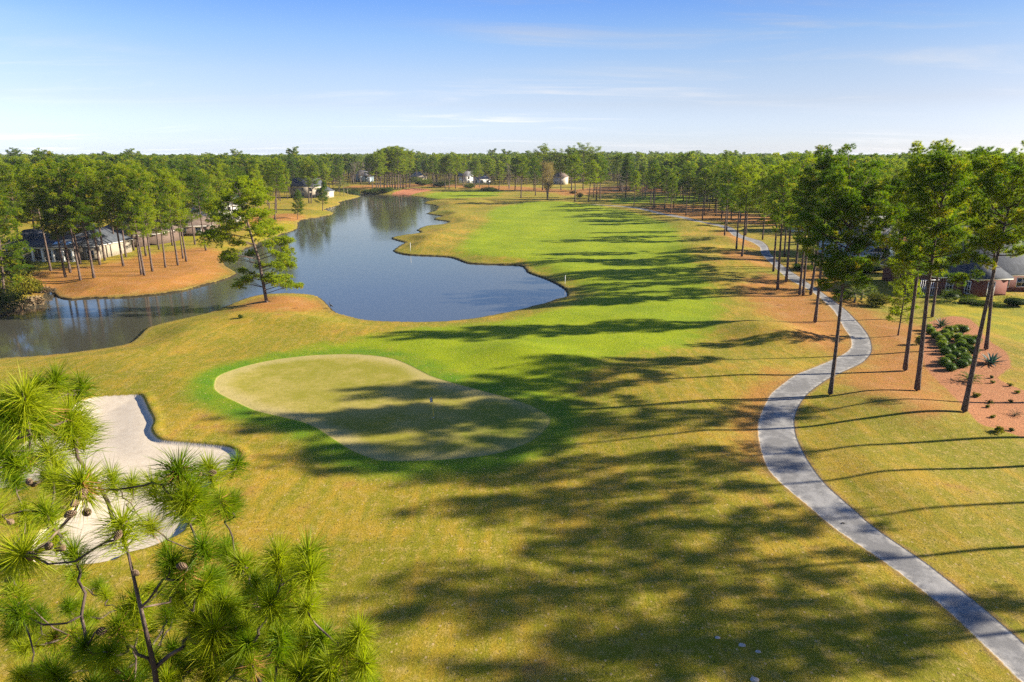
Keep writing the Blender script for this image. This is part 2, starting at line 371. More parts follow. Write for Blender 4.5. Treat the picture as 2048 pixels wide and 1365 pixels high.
    sand = t.mix(t.math('MULTIPLY', t.step(rk, .5, .7), .25), sand, (.42, .36, .28))
    bkk = t.math('ADD', t.attr('bunker'), t.math('MULTIPLY', t.math('SUBTRACT', n4, .5), .22))
    col = t.mix(t.step(bkk, -.10, -.26), col, sand)
    # cart path
    pk = t.math('ADD', t.attr('path'), t.math('MULTIPLY', t.math('ADD', t.math('SUBTRACT', n4, .5), t.math('SUBTRACT', n3, .5)), .30))
    acol = t.mix(t.step(n5, .3, .7), (.126, .124, .120), (.192, .187, .179))
    acol = t.mix(t.math('MULTIPLY', t.step(t.math('ADD', t.math('MULTIPLY', n2, .6), t.math('MULTIPLY', n3, .4)), .45, .62), .6), acol, (.33, .32, .30))
    acol = t.mix(t.math('MULTIPLY', t.step(t.attr('path'), -.55, -.05), t.step(n3, .38, .6)), acol, (.37, .345, .30))
    acol = t.mix(t.math('MULTIPLY', t.step(n3, .64, .70), .45), acol, (.09, .085, .08))
    edge = t.math('MULTIPLY', t.step(pk, .55, .05), t.step(n3, .3, .55))
    col = t.mix(t.math('MULTIPLY', edge, .7), col, (.20, .115, .050))
    col = t.mix(t.step(pk, .07, -.07), col, acol)
    # pond margin
    wk = t.math('ADD', t.attr('shore'), t.math('ADD', t.math('MULTIPLY', t.math('SUBTRACT', n3, .5), 1.0), t.math('MULTIPLY', t.math('SUBTRACT', n2, .5), 1.2)))
    col = t.mix(t.math('MULTIPLY', t.step(wk, 1.6, .5), .55), col, (.17, .125, .035))
    col = t.mix(t.step(wk, .30, -.05), col, (.030, .024, .012))
    h = t.math('ADD', t.math('MULTIPLY', n5, .5), t.math('ADD', t.math('MULTIPLY', n4, .9), t.math('MULTIPLY', n3, .5)))
    flat = t.math('MAXIMUM', t.step(t.attr('bunker'), .0, -.3), t.math('MAXIMUM', t.step(t.attr('path'), .1, -.1), t.step(t.attr('green'), .2, -.2)))
    h = t.math('MULTIPLY', h, t.lin(flat, 0, 1, 1.0, .2))
    principled(t, o, col, .92, .12, bump(t, h, .09, .75))
    return m
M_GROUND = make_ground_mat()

def mesh_np(name, V, Fc, mat=None, shade=False, attrs=None):
    me = bpy.data.meshes.new(name)
    V = np.asarray(V, np.float32); Fc = np.asarray(Fc, np.int32); k = Fc.shape[1]
    me.vertices.add(len(V)); me.vertices.foreach_set('co', V.ravel())
    me.loops.add(Fc.size); me.loops.foreach_set('vertex_index', Fc.ravel())
    me.polygons.add(len(Fc)); me.polygons.foreach_set('loop_start', np.arange(0, Fc.size, k, dtype=np.int32))
    me.polygons.foreach_set('loop_total', np.full(len(Fc), k, np.int32))
    if attrs:
        for a, v in attrs.items():
            at_ = me.attributes.new(a, 'FLOAT', 'POINT'); at_.data.foreach_set('value', np.asarray(v, np.float32))
    me.update(calc_edges=True); me.validate()
    if shade: me.polygons.foreach_set('use_smooth', np.ones(len(Fc), bool))
    if mat: me.materials.append(mat)
    return me
def link(name, me, parent=None, kind=None, loc=None):
    o = bpy.data.objects.new(name, me); COL.objects.link(o)
    if parent: o.parent = parent
    if kind: o['kind'] = kind
    if loc is not None: o.location = loc
    return o
def empty(name, loc=(0, 0, 0), rot=(0, 0, 0), scale=1.0):
    o = bpy.data.objects.new(name, None); COL.objects.link(o); o.empty_display_size = .5
    o.location = loc; o.rotation_euler = rot; o.scale = (scale,) * 3 if not hasattr(scale, '__len__') else scale
    return o
def tag(o, label, cat, group=None):
    o['label'] = label; o['category'] = cat
    if group: o['group'] = group
    return o

# terrain faces, split into the named pieces of ground (shared material, shared normals: no seams)
idx = np.arange(NR * NA).reshape(NR, NA)
jn = np.roll(np.arange(NA), -1)
q = np.stack([idx[:-1, :], idx[:-1][:, jn], idx[1:][:, jn], idx[1:, :]], -1).reshape(-1, 4)[:, ::-1]
V3 = np.stack([P[:, 0], P[:, 1], Z], 1)
e1 = V3[q[:, 2]] - V3[q[:, 0]]; e2 = V3[q[:, 3]] - V3[q[:, 1]]
fn = np.cross(e1, e2); 
if fn[:, 2].mean() < 0: q = q[:, ::-1]; fn = -fn
fn /= np.linalg.norm(fn, axis=1)[:, None] + 1e-12
vn = np.zeros_like(V3)
for c in range(4): np.add.at(vn, q[:, c], fn)
vn /= np.linalg.norm(vn, axis=1)[:, None] + 1e-12
fc = {k: D[k][q].mean(1) for k in D}
reg = np.zeros(len(q), int)
reg[fc['fair'] < 0] = 1; reg[fc['lawn'] < 0] = 2; reg[(fc['straw'] < 0)] = 3; reg[fc['bed'] < 0] = 4
reg[fc['green'] < 0] = 5; reg[fc['bunker'] < -.15] = 6; reg[fc['path'] < 0] = 7; reg[fc['shore'] < -.3] = 8
names = ['ground', 'fairway', 'lawn', 'pine_straw', 'mulch_bed', 'putting_green', 'bunker_sand', 'cart_path', 'pond_bed']
for r, nm in enumerate(names):
    f = q[reg == r]
    if not len(f): continue
    u, inv = np.unique(f, return_inverse=True)
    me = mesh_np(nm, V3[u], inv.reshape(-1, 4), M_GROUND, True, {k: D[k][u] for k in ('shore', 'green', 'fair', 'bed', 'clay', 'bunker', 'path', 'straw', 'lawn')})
    me.normals_split_custom_set_from_vertices(vn[u].tolist())
    link(nm, me, kind='structure')
# the ground straight below the drone
a = np.linspace(0, 2 * np.pi, 25)[:-1]
me = mesh_np('ground', np.concatenate([[[0, 0, float(Z[:NA].mean())]], np.stack([np.sin(a) * 4.2, np.cos(a) * 4.2, np.full(24, float(Z[:NA].min()) - .02)], 1)]),
             [[0, (i + 1) % 24 + 1, i + 1] for i in range(24)], M_GROUND)
link('ground', me, kind='structure')

# ------------------------------------------------------------------ pond
m, t, o = new_mat('pond_water'); p = pos(t)
r1 = t.noise(t.mapv(p, (1.0, 2.0, 1)), 2.3, 3, .6); r2 = t.noise(t.mapv(p, (1, 1.5, 1), (0, 0, .5)), .35, 2)
calm = t.step(t.noise(p, .018, 2), .40, .60, .25, 1.0)
hgt = t.math('ADD', t.math('MULTIPLY', r1, 1.0), t.math('MULTIPLY', r2, .8))
hgt = t.math('MULTIPLY', hgt, calm)
nrm = bump(t, hgt, .055, .15)
b = t.n('ShaderNodeBsdfPrincipled'); t.put(b.inputs['Base Color'], (.060, .058, .042)); b.inputs['Roughness'].default_value = .6; b.inputs['Specular IOR Level'].default_value = 0; t.put(b.inputs['Normal'], nrm)
gl = t.n('ShaderNodeBsdfGlossy'); gl.inputs['Roughness'].default_value = .07; t.put(gl.inputs['Color'], (1.0, .95, .84)); t.put(gl.inputs['Normal'], nrm)
fr = t.n('ShaderNodeFresnel'); fr.inputs['IOR'].default_value = 3.0; t.put(fr.inputs['Normal'], nrm)
mx = t.n('ShaderNodeMixShader'); t.put(mx.inputs[0], fr.outputs[0]); t.nt.links.new(b.outputs[0], mx.inputs[1]); t.nt.links.new(gl.outputs[0], mx.inputs[2]); t.nt.links.new(mx.outputs[0], o.inputs[0])
sh = G['shore']; lo, hi = sh.min(0) - 3, sh.max(0) + 3
me = mesh_np('pond_water', [(lo[0], lo[1], WL), (hi[0], lo[1], WL), (hi[0], hi[1], WL), (lo[0], hi[1], WL)], [[0, 1, 2, 3]], m)
link('pond_water', me, kind='structure')

# ------------------------------------------------------------------ vegetation materials
def foliage_mat(name, dark, light, accent, acc=.12, transl=.35, rough=.55):
    m, t, o = new_mat(name)
    oi = t.n('ShaderNodeObjectInfo').outputs['Random']; tn = t.attr('tint')
    n = t.noise(objc(t), .55, 2)
    k = t.math('ADD', t.math('MULTIPLY', tn, .5), t.math('ADD', t.math('MULTIPLY', n, .55), t.math('MULTIPLY', t.math('SUBTRACT', oi, .5), .65)))
    col = t.mix(t.step(k, .25, .85), dark, light)
    col = t.mix(t.math('MULTIPLY', t.step(t.math('ADD', tn, t.math('MULTIPLY', t.math('SUBTRACT', n, .5), 1.0)), 1.02 - acc, 1.10 - acc * .6), .8), col, accent)
    b = t.n('ShaderNodeBsdfPrincipled'); t.put(b.inputs['Base Color'], col); b.inputs['Roughness'].default_value = rough
    b.inputs['Specular IOR Level'].default_value = .15
    tr = t.n('ShaderNodeBsdfTranslucent'); t.put(tr.inputs[0], t.mix(1.0, col, (1.5, 1.6, .5), 'MULTIPLY'))
    mx = t.n('ShaderNodeMixShader'); mx.inputs[0].default_value = transl
    t.nt.links.new(b.outputs[0], mx.inputs[1]); t.nt.links.new(tr.outputs[0], mx.inputs[2]); t.nt.links.new(mx.outputs[0], o.inputs[0])
    return m
M_NEEDLE = foliage_mat('pine_needles', (.070, .128, .006), (.250, .300, .010), (.33, .24, .018), .10, .46)
M_NEEDLE_NEAR = foliage_mat('near_pine_needles', (.085, .150, .004), (.270, .300, .010), (.36, .26, .022), .10, .45, .5)
M_DRY = simple('dry_needles', (.30, .14, .045), .8, .2, .3, 9)
M_LEAF = foliage_mat('broad_leaves', (.045, .085, .010), (.130, .160, .018), (.20, .16, .02), .10)
M_BOX = foliage_mat('clipped_leaves', (.035, .075, .005), (.150, .195, .010), (.17, .20, .012), .05, .4)
M_YEL = foliage_mat('yellow_leaves', (.10, .12, .010), (.22, .20, .015), (.30, .22, .02), .12)
M_PALM = foliage_mat('palm_fronds', (.06, .09, .020), (.17, .20, .050), (.32, .27, .12), .12)
M_AGAVE = foliage_mat('agave_leaves', (.045, .105, .105), (.10, .19, .185), (.30, .28, .18), .06, .1)
M_YUCCA = foliage_mat('grey_agave_leaves', (.05, .085, .06), (.13, .17, .13), (.42, .36, .22), .14, .1)
M_BRUSH = foliage_mat('dead_brush', (.10, .075, .045), (.26, .19, .11), (.32, .17, .10), .12, .1, .8)
M_BARE = foliage_mat('bare_twigs', (.085, .070, .060), (.19, .16, .14), (.25, .17, .08), .10, .1, .8)
M_RUST = foliage_mat('rusty_leaves', (.13, .095, .045), (.25, .180, .075), (.16, .15, .05), .2)

m, t, o = new_mat('pine_bark'); oc = objc(t)
v = t.n('ShaderNodeTexVoronoi'); t.put(v.inputs['Vector'], t.mapv(oc, (1, 1, .35))); v.inputs['Scale'].default_value = 9
nb = t.noise(t.mapv(oc, (1, 1, .5)), 5, 4)
c = t.mix(t.step(v.outputs['Distance'], .1, .55), (.175, .125, .098), (.070, .050, .042))
c = t.mix(t.math('MULTIPLY', t.step(nb, .5, .72), .5), c, (.23, .175, .14))
principled(t, o, c, .9, .15, bump(t, t.math('SUBTRACT', nb, v.outputs['Distance']), .06, .8)); M_BARK = m
M_GREYBARK = simple('grey_bark', (.19, .16, .135), .9, .15, .3, 5)
M_CONE = simple('cone_scales', (.10, .060, .035), .8, .2, .35, 30)


class MB:
    """collects geometry as triangles"""
    def __init__(s): s.V = []; s.F = []; s.T = []; s.n = 0
    def add(s, V, Fc, tint=.5):
        V = np.asarray(V, float).reshape(-1, 3); Fc = np.asarray(Fc, int).reshape(-1, 3)
        s.V.append(V); s.F.append(Fc + s.n); s.n += len(V)
        s.T.append(np.full(len(V), tint) if np.isscalar(tint) else np.asarray(tint, float))
    def tube(s, pts, rad, sides=6, tint=.5, cap=True):
        pts = np.asarray(pts, float); n = len(pts); rad = np.broadcast_to(np.asarray(rad, float), (n,))
        d = np.gradient(pts, axis=0); d /= np.linalg.norm(d, axis=1)[:, None] + 1e-9
        ref = np.array((1., 0, 0)) if abs(d[0][0]) < .8 else np.array((0, 1., 0))
        u = np.cross(d, ref); u /= np.linalg.norm(u, axis=1)[:, None] + 1e-9
        wv = np.cross(d, u)
        a = np.linspace(0, 2 * np.pi, sides + 1)[:-1]
        V = pts[:, None] + rad[:, None, None] * (np.cos(a)[None, :, None] * u[:, None] + np.sin(a)[None, :, None] * wv[:, None])
        fs = []
        for i in range(n - 1):
            for k in range(sides):
                k2 = (k + 1) % sides; A, B, C_, D_ = i * sides + k, i * sides + k2, (i + 1) * sides + k2, (i + 1) * sides + k
                fs += [(A, C_, B), (A, D_, C_)]
        V = V.reshape(-1, 3)
        if cap:
            V = np.concatenate([V, [pts[-1]], [pts[0]]])
            for k in range(sides):
                fs.append(((n - 1) * sides + k, n * sides, (n - 1) * sides + (k + 1) % sides))
                fs.append((k, (k + 1) % sides, n * sides + 1))
        s.add(V, fs, tint)
    def blades(s, base, tip, width, rng, tint):
        """flat tapering blades"""
        base = np.asarray(base); tip = np.asarray(tip); n = len(base)
        d = tip - base; r = rng.normal(size=(n, 3)); sd = np.cross(d, r); sd /= np.linalg.norm(sd, axis=1)[:, None] + 1e-9
        wv = (np.broadcast_to(width, (n,)) * .5)[:, None] * sd
        V = np.stack([base - wv, base + wv, tip], 1).reshape(-1, 3)
        Fc = np.arange(3 * n).reshape(-1, 3)
        s.add(V, Fc, np.repeat(np.broadcast_to(tint, (n,)), 3))
    def box(s, x0, x1, y0, y1, z0, z1, tint=.5):
        V = [(x0, y0, z0), (x1, y0, z0), (x1, y1, z0), (x0, y1, z0), (x0, y0, z1), (x1, y0, z1), (x1, y1, z1), (x0, y1, z1)]
        Q = [(0, 3, 2, 1), (4, 5, 6, 7), (0, 1, 5, 4), (1, 2, 6, 5), (2, 3, 7, 6), (3, 0, 4, 7)]
        s.add(V, [t_ for a, b, c_, d_ in Q for t_ in ((a, b, c_), (a, c_, d_))], tint)
    def poly(s, pts, tint=.5):
        s.add(pts, [(0, i, i + 1) for i in range(1, len(pts) - 1)], tint)
    def mesh(s, name, mat, shade=False):
        return mesh_np(name, np.concatenate(s.V), np.concatenate(s.F), mat, shade, {'tint': np.concatenate(s.T)})

def unit(v):
    v = np.asarray(v, float); return v / (np.linalg.norm(v, axis=-1, keepdims=True) + 1e-9)

def tufts(mb, C, A, rng, nb, ln, wd, spread, tint):
    """needle tufts: C centres, A axes, nb blades each"""
    n = len(C); C = np.repeat(C, nb, 0); A = np.repeat(A, nb, 0)
    d = unit(A + rng.normal(size=(n * nb, 3)) * spread)
    L = ln * rng.uniform(.7, 1.15, n * nb)
    tip = C + d * L[:, None]; tip[:, 2] -= L * .10
    mb.blades(C, tip, wd * rng.uniform(.8, 1.2, n * nb), rng, np.repeat(tint, nb) + rng.uniform(-.08, .08, n * nb))

def clump_foliage(mb, centers, radii, rng, ntuft=9, nb=14, ln=.30, wd=.036, flat=.6, axis_out=None):
    for i, (c, r) in enumerate(zip(centers, radii)):
        n = max(3, int(ntuft * (r / .6) ** 1.6))
        d = unit(rng.normal(size=(n, 3)) + np.array((0, 0, .35))); k = rng.uniform(.35, 1.0, n)[:, None]
        C = c + d * k * r * np.array((1, 1, flat))
        A = unit(d * .8 + np.array((0, 0, .7)) + (axis_out[i] * .5 if axis_out is not None else 0))
        tv = np.clip(rng.uniform(.0, 1.0) + rng.normal(0, .12, n), 0, 1)
        tufts(mb, C, A, rng, nb, ln, wd, .55, tv)

def make_pine(seed, H=24.0, cs=.5, spread=3.8, nbr=40, shape='round', nb=19, ln=.36, wd=.045, ntuft=10, sides=7, r0=.25, sway=.35, dens=1.5):
    rng = np.random.default_rng(seed); tr = MB(); cr = MB()
    z = np.linspace(0, H * .985, 12); ph = rng.uniform(0, 6, 2)
    ax = np.stack([sway * np.sin(z / H * 3 + ph[0]) * (z / H), sway * np.sin(z / H * 2.5 + ph[1]) * (z / H), z], 1)
    zz = np.concatenate([[-.3, .25], z[1:]]); axx = np.concatenate([[ax[0] - (0, 0, .3), ax[0] + (0, 0, .25)], ax[1:]])
    rad = r0 * (1 - .80 * (zz / H) ** 1.05); rad[0] *= 1.45; rad[1] *= 1.22
    tr.tube(axx, np.maximum(rad, .03), sides)
    f = lambda h: np.array([np.interp(h, z, ax[:, 0]), np.interp(h, z, ax[:, 1]), h])
    cent, rads, outs = [], [], []
    for i in range(nbr):
        u = (i + rng.uniform(0, .9)) / nbr
        h = cs * H + (H * .975 - cs * H) * u ** .92
        tt = (h - cs * H) / (H - cs * H)
        if shape == 'round': pr_ = math.sqrt(max(.05, 1 - ((tt - .42) / .66) ** 2))
        elif shape == 'cone': pr_ = max(.12, 1.0 - .85 * tt)
        elif shape == 'flat': pr_ = .55 + .55 * math.sin(min(tt * 1.15, 1) * math.pi * .62)
        else: pr_ = math.sqrt(max(.05, 1 - ((tt - .3) / .75) ** 2))
        L = spread * pr_ * rng.uniform(.55, 1.15); a = i * 2.399 + rng.uniform(-.5, .5)
        e = R(rng.uniform(-8, 18) + 48 * tt ** 1.4)
        o2 = np.array((math.cos(a), math.sin(a), 0)); b0 = f(h)
        p1 = b0 + L * .5 * (o2 * math.cos(e) + np.array((0, 0, math.sin(e)))); p2 = b0 + L * (o2 * math.cos(e) + np.array((0, 0, math.sin(e) + .18)))
        if tt < .12 and rng.random() < .45:            # dead stub
            tr.tube([b0, p1 - (0, 0, .2)], [.045, .012], 4); continue
        tr.tube([b0, p1, p2], [.03 + .014 * L, .02 + .008 * L, .012], 4)
        nc = 3 + int(L * dens)
        for k in range(nc):
            s_ = 1.0 if k == 0 else rng.uniform(.38, 1.0)
            bp = b0 + (p1 - b0) * min(1, s_ * 2) if s_ < .5 else p1 + (p2 - p1) * (s_ - .5) * 2
            side = np.array((-o2[1], o2[0], 0)) * (0 if k == 0 else rng.uniform(-1, 1)) * L * .36 * (1.15 - s_ * .5)
            c_ = bp + side + np.array((0, 0, rng.uniform(.05, .45)))
            if k: tr.tube([bp - side * .0, c_], [.016, .007], 3, cap=False)
            cent.append(c_); rads.append(rng.uniform(.50, .92)); outs.append(o2)
    for k in range(9):                                    # dead stubs below the crown
        h = H * rng.uniform(.22, max(cs, .3)); a = rng.uniform(0, 6.28); l_ = rng.uniform(.25, 1.1); b0 = f(h)
        tr.tube([b0, b0 + np.array((math.cos(a) * l_, math.sin(a) * l_, rng.uniform(-.1, .35)))], [.035, .010], 4)
    top = f(H * .97); cent.append(top + (0, 0, .1)); rads.append(.6); outs.append(np.zeros(3))
    clump_foliage(cr, cent, rads, rng, ntuft, nb, ln, wd, .62, outs)
    return tr.mesh('pine_trunk', M_BARK, True), cr.mesh('pine_crown', M_NEEDLE)

NEAR = [make_pine(11, 25, .50, 4.9, 44, 'round', 30, .34, .027, 17, 9, .29, .5, 1.65),
        make_pine(12, 25, .49, 5.2, 48, 'flat', 30, .34, .027, 17, 9, .27, .7, 1.65),
        make_pine(13, 25, .62, 4.3, 38, 'flat', 30, .34, .027, 17, 9, .28, .4, 1.65),
        make_pine(14, 25, .47, 4.8, 46, 'round', 30, .34, .027, 17, 9, .26, .6, 1.65)]
MID = [make_pine(21, 24, .46, 3.9, 40, 'round'), make_pine(22, 24, .52, 3.6, 36, 'flat'), make_pine(23, 24, .40, 4.0, 44, 'full'),
       make_pine(24, 24, .36, 3.7, 46, 'full'), make_pine(25, 24, .56, 3.5, 32, 'round'), make_pine(26, 24, .48, 4.3, 40, 'flat')]
FULL = [make_pine(31, 16, .22, 3.6, 48, 'cone', 15, .34, .055, 10, 7, .20, .2), make_pine(32, 16, .16, 3.8, 52, 'full', 15, .34, .055, 10, 7, .2, .2)]
FAR = [make_pine(41, 24, .42, 4.2, 30, 'round', 10, .60, .13, 8, 5, .25, .35, 1.3), make_pine(42, 24, .38, 4.0, 32, 'full', 10, .60, .13, 8, 5, .25, .35, 1.3),
       make_pine(43, 24, .48, 4.4, 28, 'flat', 10, .60, .13, 8, 5, .25, .35, 1.3), make_pine(44, 24, .45, 3.8, 28, 'round', 10, .60, .13, 8, 5, .25, .35, 1.3)]

def make_bare(seed, H=16, spread=4.5, mat=None, leaf=.0, n=260, stems=3):
    rng = np.random.default_rng(seed); tr = MB(); cr = MB()
    ends = []
    for s_ in range(stems):
        a = s_ * 2.1 + rng.uniform(0, 1); lean = rng.uniform(.08, .22) if stems > 1 else .03
        pts = [np.array((0.12 * math.cos(a), .12 * math.sin(a), 0)) * (stems > 1)]
        for k in range(1, 6): pts.append(np.array((math.cos(a) * lean * k * H / 6, math.sin(a) * lean * k * H / 6, k * H * .82 / 5)) + rng.normal(0, .12, 3))
        tr.tube(pts, np.linspace(.17, .04, 6), 6); ends.append(np.array(pts))
    B, T_ = [], []
    for i in range(n):
        st = ends[rng.integers(len(ends))]; u = rng.uniform(.22, 1.0); k = u * (len(st) - 1); j = min(int(k), len(st) - 2)
        b0 = st[j] + (st[j + 1] - st[j]) * (k - j); a = rng.uniform(0, 6.28)
        L = spread * rng.uniform(.35, .9) * (1.15 - u * .65)
        d = unit(np.array((math.cos(a), math.sin(a), rng.uniform(.5, 1.5)))); mid = b0 + d * L * .5; e_ = b0 + unit(d + (0, 0, .4)) * L
        if i < 60: tr.tube([b0, mid, e_], [.035, .02, .008], 3, cap=False)
        for _ in range(7):
            q_ = b0 + (e_ - b0) * rng.uniform(.3, 1.0); dd = unit(d + rng.normal(0, .5, 3) + (0, 0, .3)); B.append(q_); T_.append(q_ + dd * rng.uniform(.5, 1.3))
    B, T_ = np.array(B), np.array(T_); tv = rng.uniform(0, 1, len(B))
    cr.blades(B, T_, .055, rng, tv)
    if leaf:
        m_ = rng.random(len(B)) < leaf; C = np.repeat(T_[m_], 3, 0) + rng.normal(0, .25, (m_.sum() * 3, 3)); cr.blades(C, C + rng.normal(0, .22, C.shape), .16, rng, rng.uniform(.2, 1, len(C)))
    return tr.mesh('bare_trunk', M_GREYBARK, True), cr.mesh('bare_crown', mat or M_BARE)

def leafy(mb, c, rad, n, rng, size=.12, up=.3, tint0=.5, shell=.65):
    d = unit(rng.normal(size=(n, 3)) + np.array((0, 0, up))); k = rng.uniform(shell, 1.0, n)[:, None]
    lump = 1 + .16 * np.sin(d[:, :1] * 7 + c[0]) * np.sin(d[:, 1:2] * 6 + c[1]) + .12 * np.sin(d[:, 2:] * 9)
    B = np.asarray(c) + d * k * lump * np.asarray(rad)
    tv = np.clip(tint0 + .25 * np.sin(B[:, 0] * 2.1) * np.sin(B[:, 1] * 1.7 + B[:, 2] * 2.2) + rng.normal(0, .2, n), 0, 1)
    mb.blades(B, B + unit(d * .6 + rng.normal(0, .7, (n, 3))) * size * rng.uniform(.7, 1.3, (n, 1)), size * .55, rng, tv)
def core(mb, c, rad, seg=12, rings=7):
    V, fs = [], []
    for i in range(rings + 1):
        th = math.pi * i / rings
        for k in range(seg):
            a = 2 * math.pi * k / seg; l_ = 1 + .1 * math.sin(3 * a + i)
            V.append((c[0] + rad[0] * l_ * math.sin(th) * math.cos(a), c[1] + rad[1] * l_ * math.sin(th) * math.sin(a), c[2] + rad[2] * math.cos(th)))
    for i in range(rings):
        for k in range(seg):
            A, B, C_, D_ = i * seg + k, i * seg + (k + 1) % seg, (i + 1) * seg + (k + 1) % seg, (i + 1) * seg + k
            fs += [(A, D_, C_), (A, C_, B)]
    mb.add(V, fs, .1)

ORD = ['first', 'second', 'third', 'fourth', 'fifth', 'sixth', 'seventh', 'eighth', 'ninth', 'tenth', 'eleventh', 'twelfth', 'thirteenth', 'fourteenth', 'fifteenth',
       'sixteenth', 'seventeenth', 'eighteenth', 'nineteenth', 'twentieth', 'twenty-first', 'twenty-second', 'twenty-third', 'twenty-fourth', 'twenty-fifth', 'twenty-sixth']

TOPS = {}
PLACED = []          # ground points of all trees
SRC = {}             # first object of each mesh, used as a source for the far woods
def put_tree(meshes, base_h, loc, height, rotz, label, cat='pine', group=None, lean=(0, 0), name='pine_tree', width=1.0):
    mn = meshes[1].name
    if mn not in TOPS: TOPS[mn] = max(v_.co.z for v_ in meshes[1].vertices)
    k = height / TOPS[mn]
    e = empty(name, loc); e.scale = (k * width, k * width, k)
    M_ = Matrix.Rotation(math.atan2(lean[0], height), 3, 'Y') @ Matrix.Rotation(-math.atan2(lean[1], height), 3, 'X') @ Matrix.Rotation(rotz, 3, 'Z')
    e.rotation_euler = M_.to_euler()
    tag(e, label, cat, group)
    a = link('trunk', meshes[0], e); b = link('crown', meshes[1], e)
    SRC.setdefault(meshes[1].name, (a, b)); PLACED.append((loc[0], loc[1]))
    return e
def tree_px(bx, by, top, meshes, base_h, label, group=None, name='pine_tree', cat='pine', width=1.0, rot=None):
    """top: (x, y) photo pixel of the tip, or a height in metres"""
    g = ground(bx, by)
    if isinstance(top, tuple):
        d = ray(*top); k = g.y / d[1]; X = d[0] * k; ztop = CAM_H + d[2] * k
        H = ztop - g.z; lean = (X - g.x, 0)
    else: H = top; lean = (random.uniform(-.5, .5), random.uniform(-.5, .5))
    g.z -= .05
    return put_tree(meshes, base_h, g, H, random.uniform(0, 6.28) if rot is None else rot, label, cat, group, lean, name, width)

# ------------------------------------------------------------------ houses
M_BRICK, t, o = new_mat('red_brick'); oc = objc(t); sp = t.n('ShaderNodeSeparateXYZ'); t.put(sp.inputs[0], oc)
cb = t.n('ShaderNodeCombineXYZ'); t.put(cb.inputs[0], t.math('ADD', sp.outputs[0], sp.outputs[1])); t.put(cb.inputs[1], sp.outputs[2])
bt = t.n('ShaderNodeTexBrick'); t.put(bt.inputs['Vector'], cb.outputs[0]); bt.inputs['Scale'].default_value = 4.3
for k_, v_ in (('Color1', (.150, .038, .025, 1)), ('Color2', (.10, .026, .018, 1)), ('Mortar', (.15, .11, .09, 1))): bt.inputs[k_].default_value = v_
principled(t, o, t.mix(t.math('MULTIPLY', t.noise(oc, 1.2, 3), .4), bt.outputs['Color'], (.12, .048, .034)), .85, .2, bump(t, bt.outputs['Fac'], -.01, .4))
def shingle(name, a, b_):
    m, t, o = new_mat(name); oc = objc(t); n = t.noise(oc, 1.1, 3); n_ = t.noise(t.mapv(oc, (1, 1, 3)), 9, 3)
    wv = t.n('ShaderNodeTexWave', bands_direction='Z', wave_profile='SAW'); t.put(wv.inputs[0], oc); wv.inputs['Scale'].default_value = 2.2; wv.inputs['Distortion'].default_value = .4
    c = t.mix(t.step(t.math('ADD', t.math('MULTIPLY', n, .5), t.math('MULTIPLY', n_, .5)), .35, .65), a, b_)
    principled(t, o, c, .9, .15, bump(t, t.math('ADD', wv.outputs['Fac'], n_), .03, .5)); return m
M_ROOF = shingle('charcoal_shingles', (.036, .042, .052), (.078, .086, .100)); M_ROOFB = shingle('brown_shingles', (.085, .060, .048), (.15, .115, .092))
M_ROOFG = shingle('grey_shingles', (.13, .13, .14), (.21, .21, .22))
M_WHITE = simple('white_paint', (.74, .73, .70), .5, .4, .05)
M_CREAM = simple('cream_stucco', (.42, .36, .28), .8, .2, .12); M_TAN = simple('tan_siding', (.42, .33, .25), .8, .2, .12)
M_BLUE = simple('pale_blue_siding', (.42, .55, .64), .7, .2, .08); M_BROWN = simple('brown_siding', (.115, .080, .062), .8, .2, .15)
M_STONE = simple('stone_veneer', (.25, .215, .165), .85, .2, .35, 3)
m, t, o = new_mat('window_glass'); principled(t, o, (.02, .03, .035), .05, .6); M_GLASS = m

def hip(mb, x0, x1, y0, y1, z, rise, ov=.5, gable=0):
    x0 -= ov; x1 += ov; y0 -= ov; y1 += ov; w_, d_ = x1 - x0, y1 - y0; th = .18
    if w_ >= d_:
        s_ = d_ / 2 * (1 - gable); A = (x0 + s_, (y0 + y1) / 2, z + rise); B = (x1 - s_, (y0 + y1) / 2, z + rise)
    else:
        s_ = w_ / 2 * (1 - gable); A = ((x0 + x1) / 2, y0 + s_, z + rise); B = ((x0 + x1) / 2, y1 - s_, z + rise)
    c = [(x0, y0, z), (x1, y0, z), (x1, y1, z), (x0, y1, z)]; b_ = [(p_[0], p_[1], z - th) for p_ in c]
    V = c + [A, B] + b_
    if w_ >= d_: Fq = [(0, 1, 5, 4), (2, 3, 4, 5)]; Ft = [(1, 2, 5), (3, 0, 4)]
    else: Fq = [(1, 2, 5, 4), (3, 0, 4, 5)]; Ft = [(0, 1, 4), (2, 3, 5)]
    Fq += [(6, 7, 1, 0), (7, 8, 2, 1), (8, 9, 3, 2), (9, 6, 0, 3), (9, 8, 7, 6)]
    mb.add(V, Ft + [q_ for a, b, c_, d_ in Fq for q_ in ((a, b, c_), (a, c_, d_))])

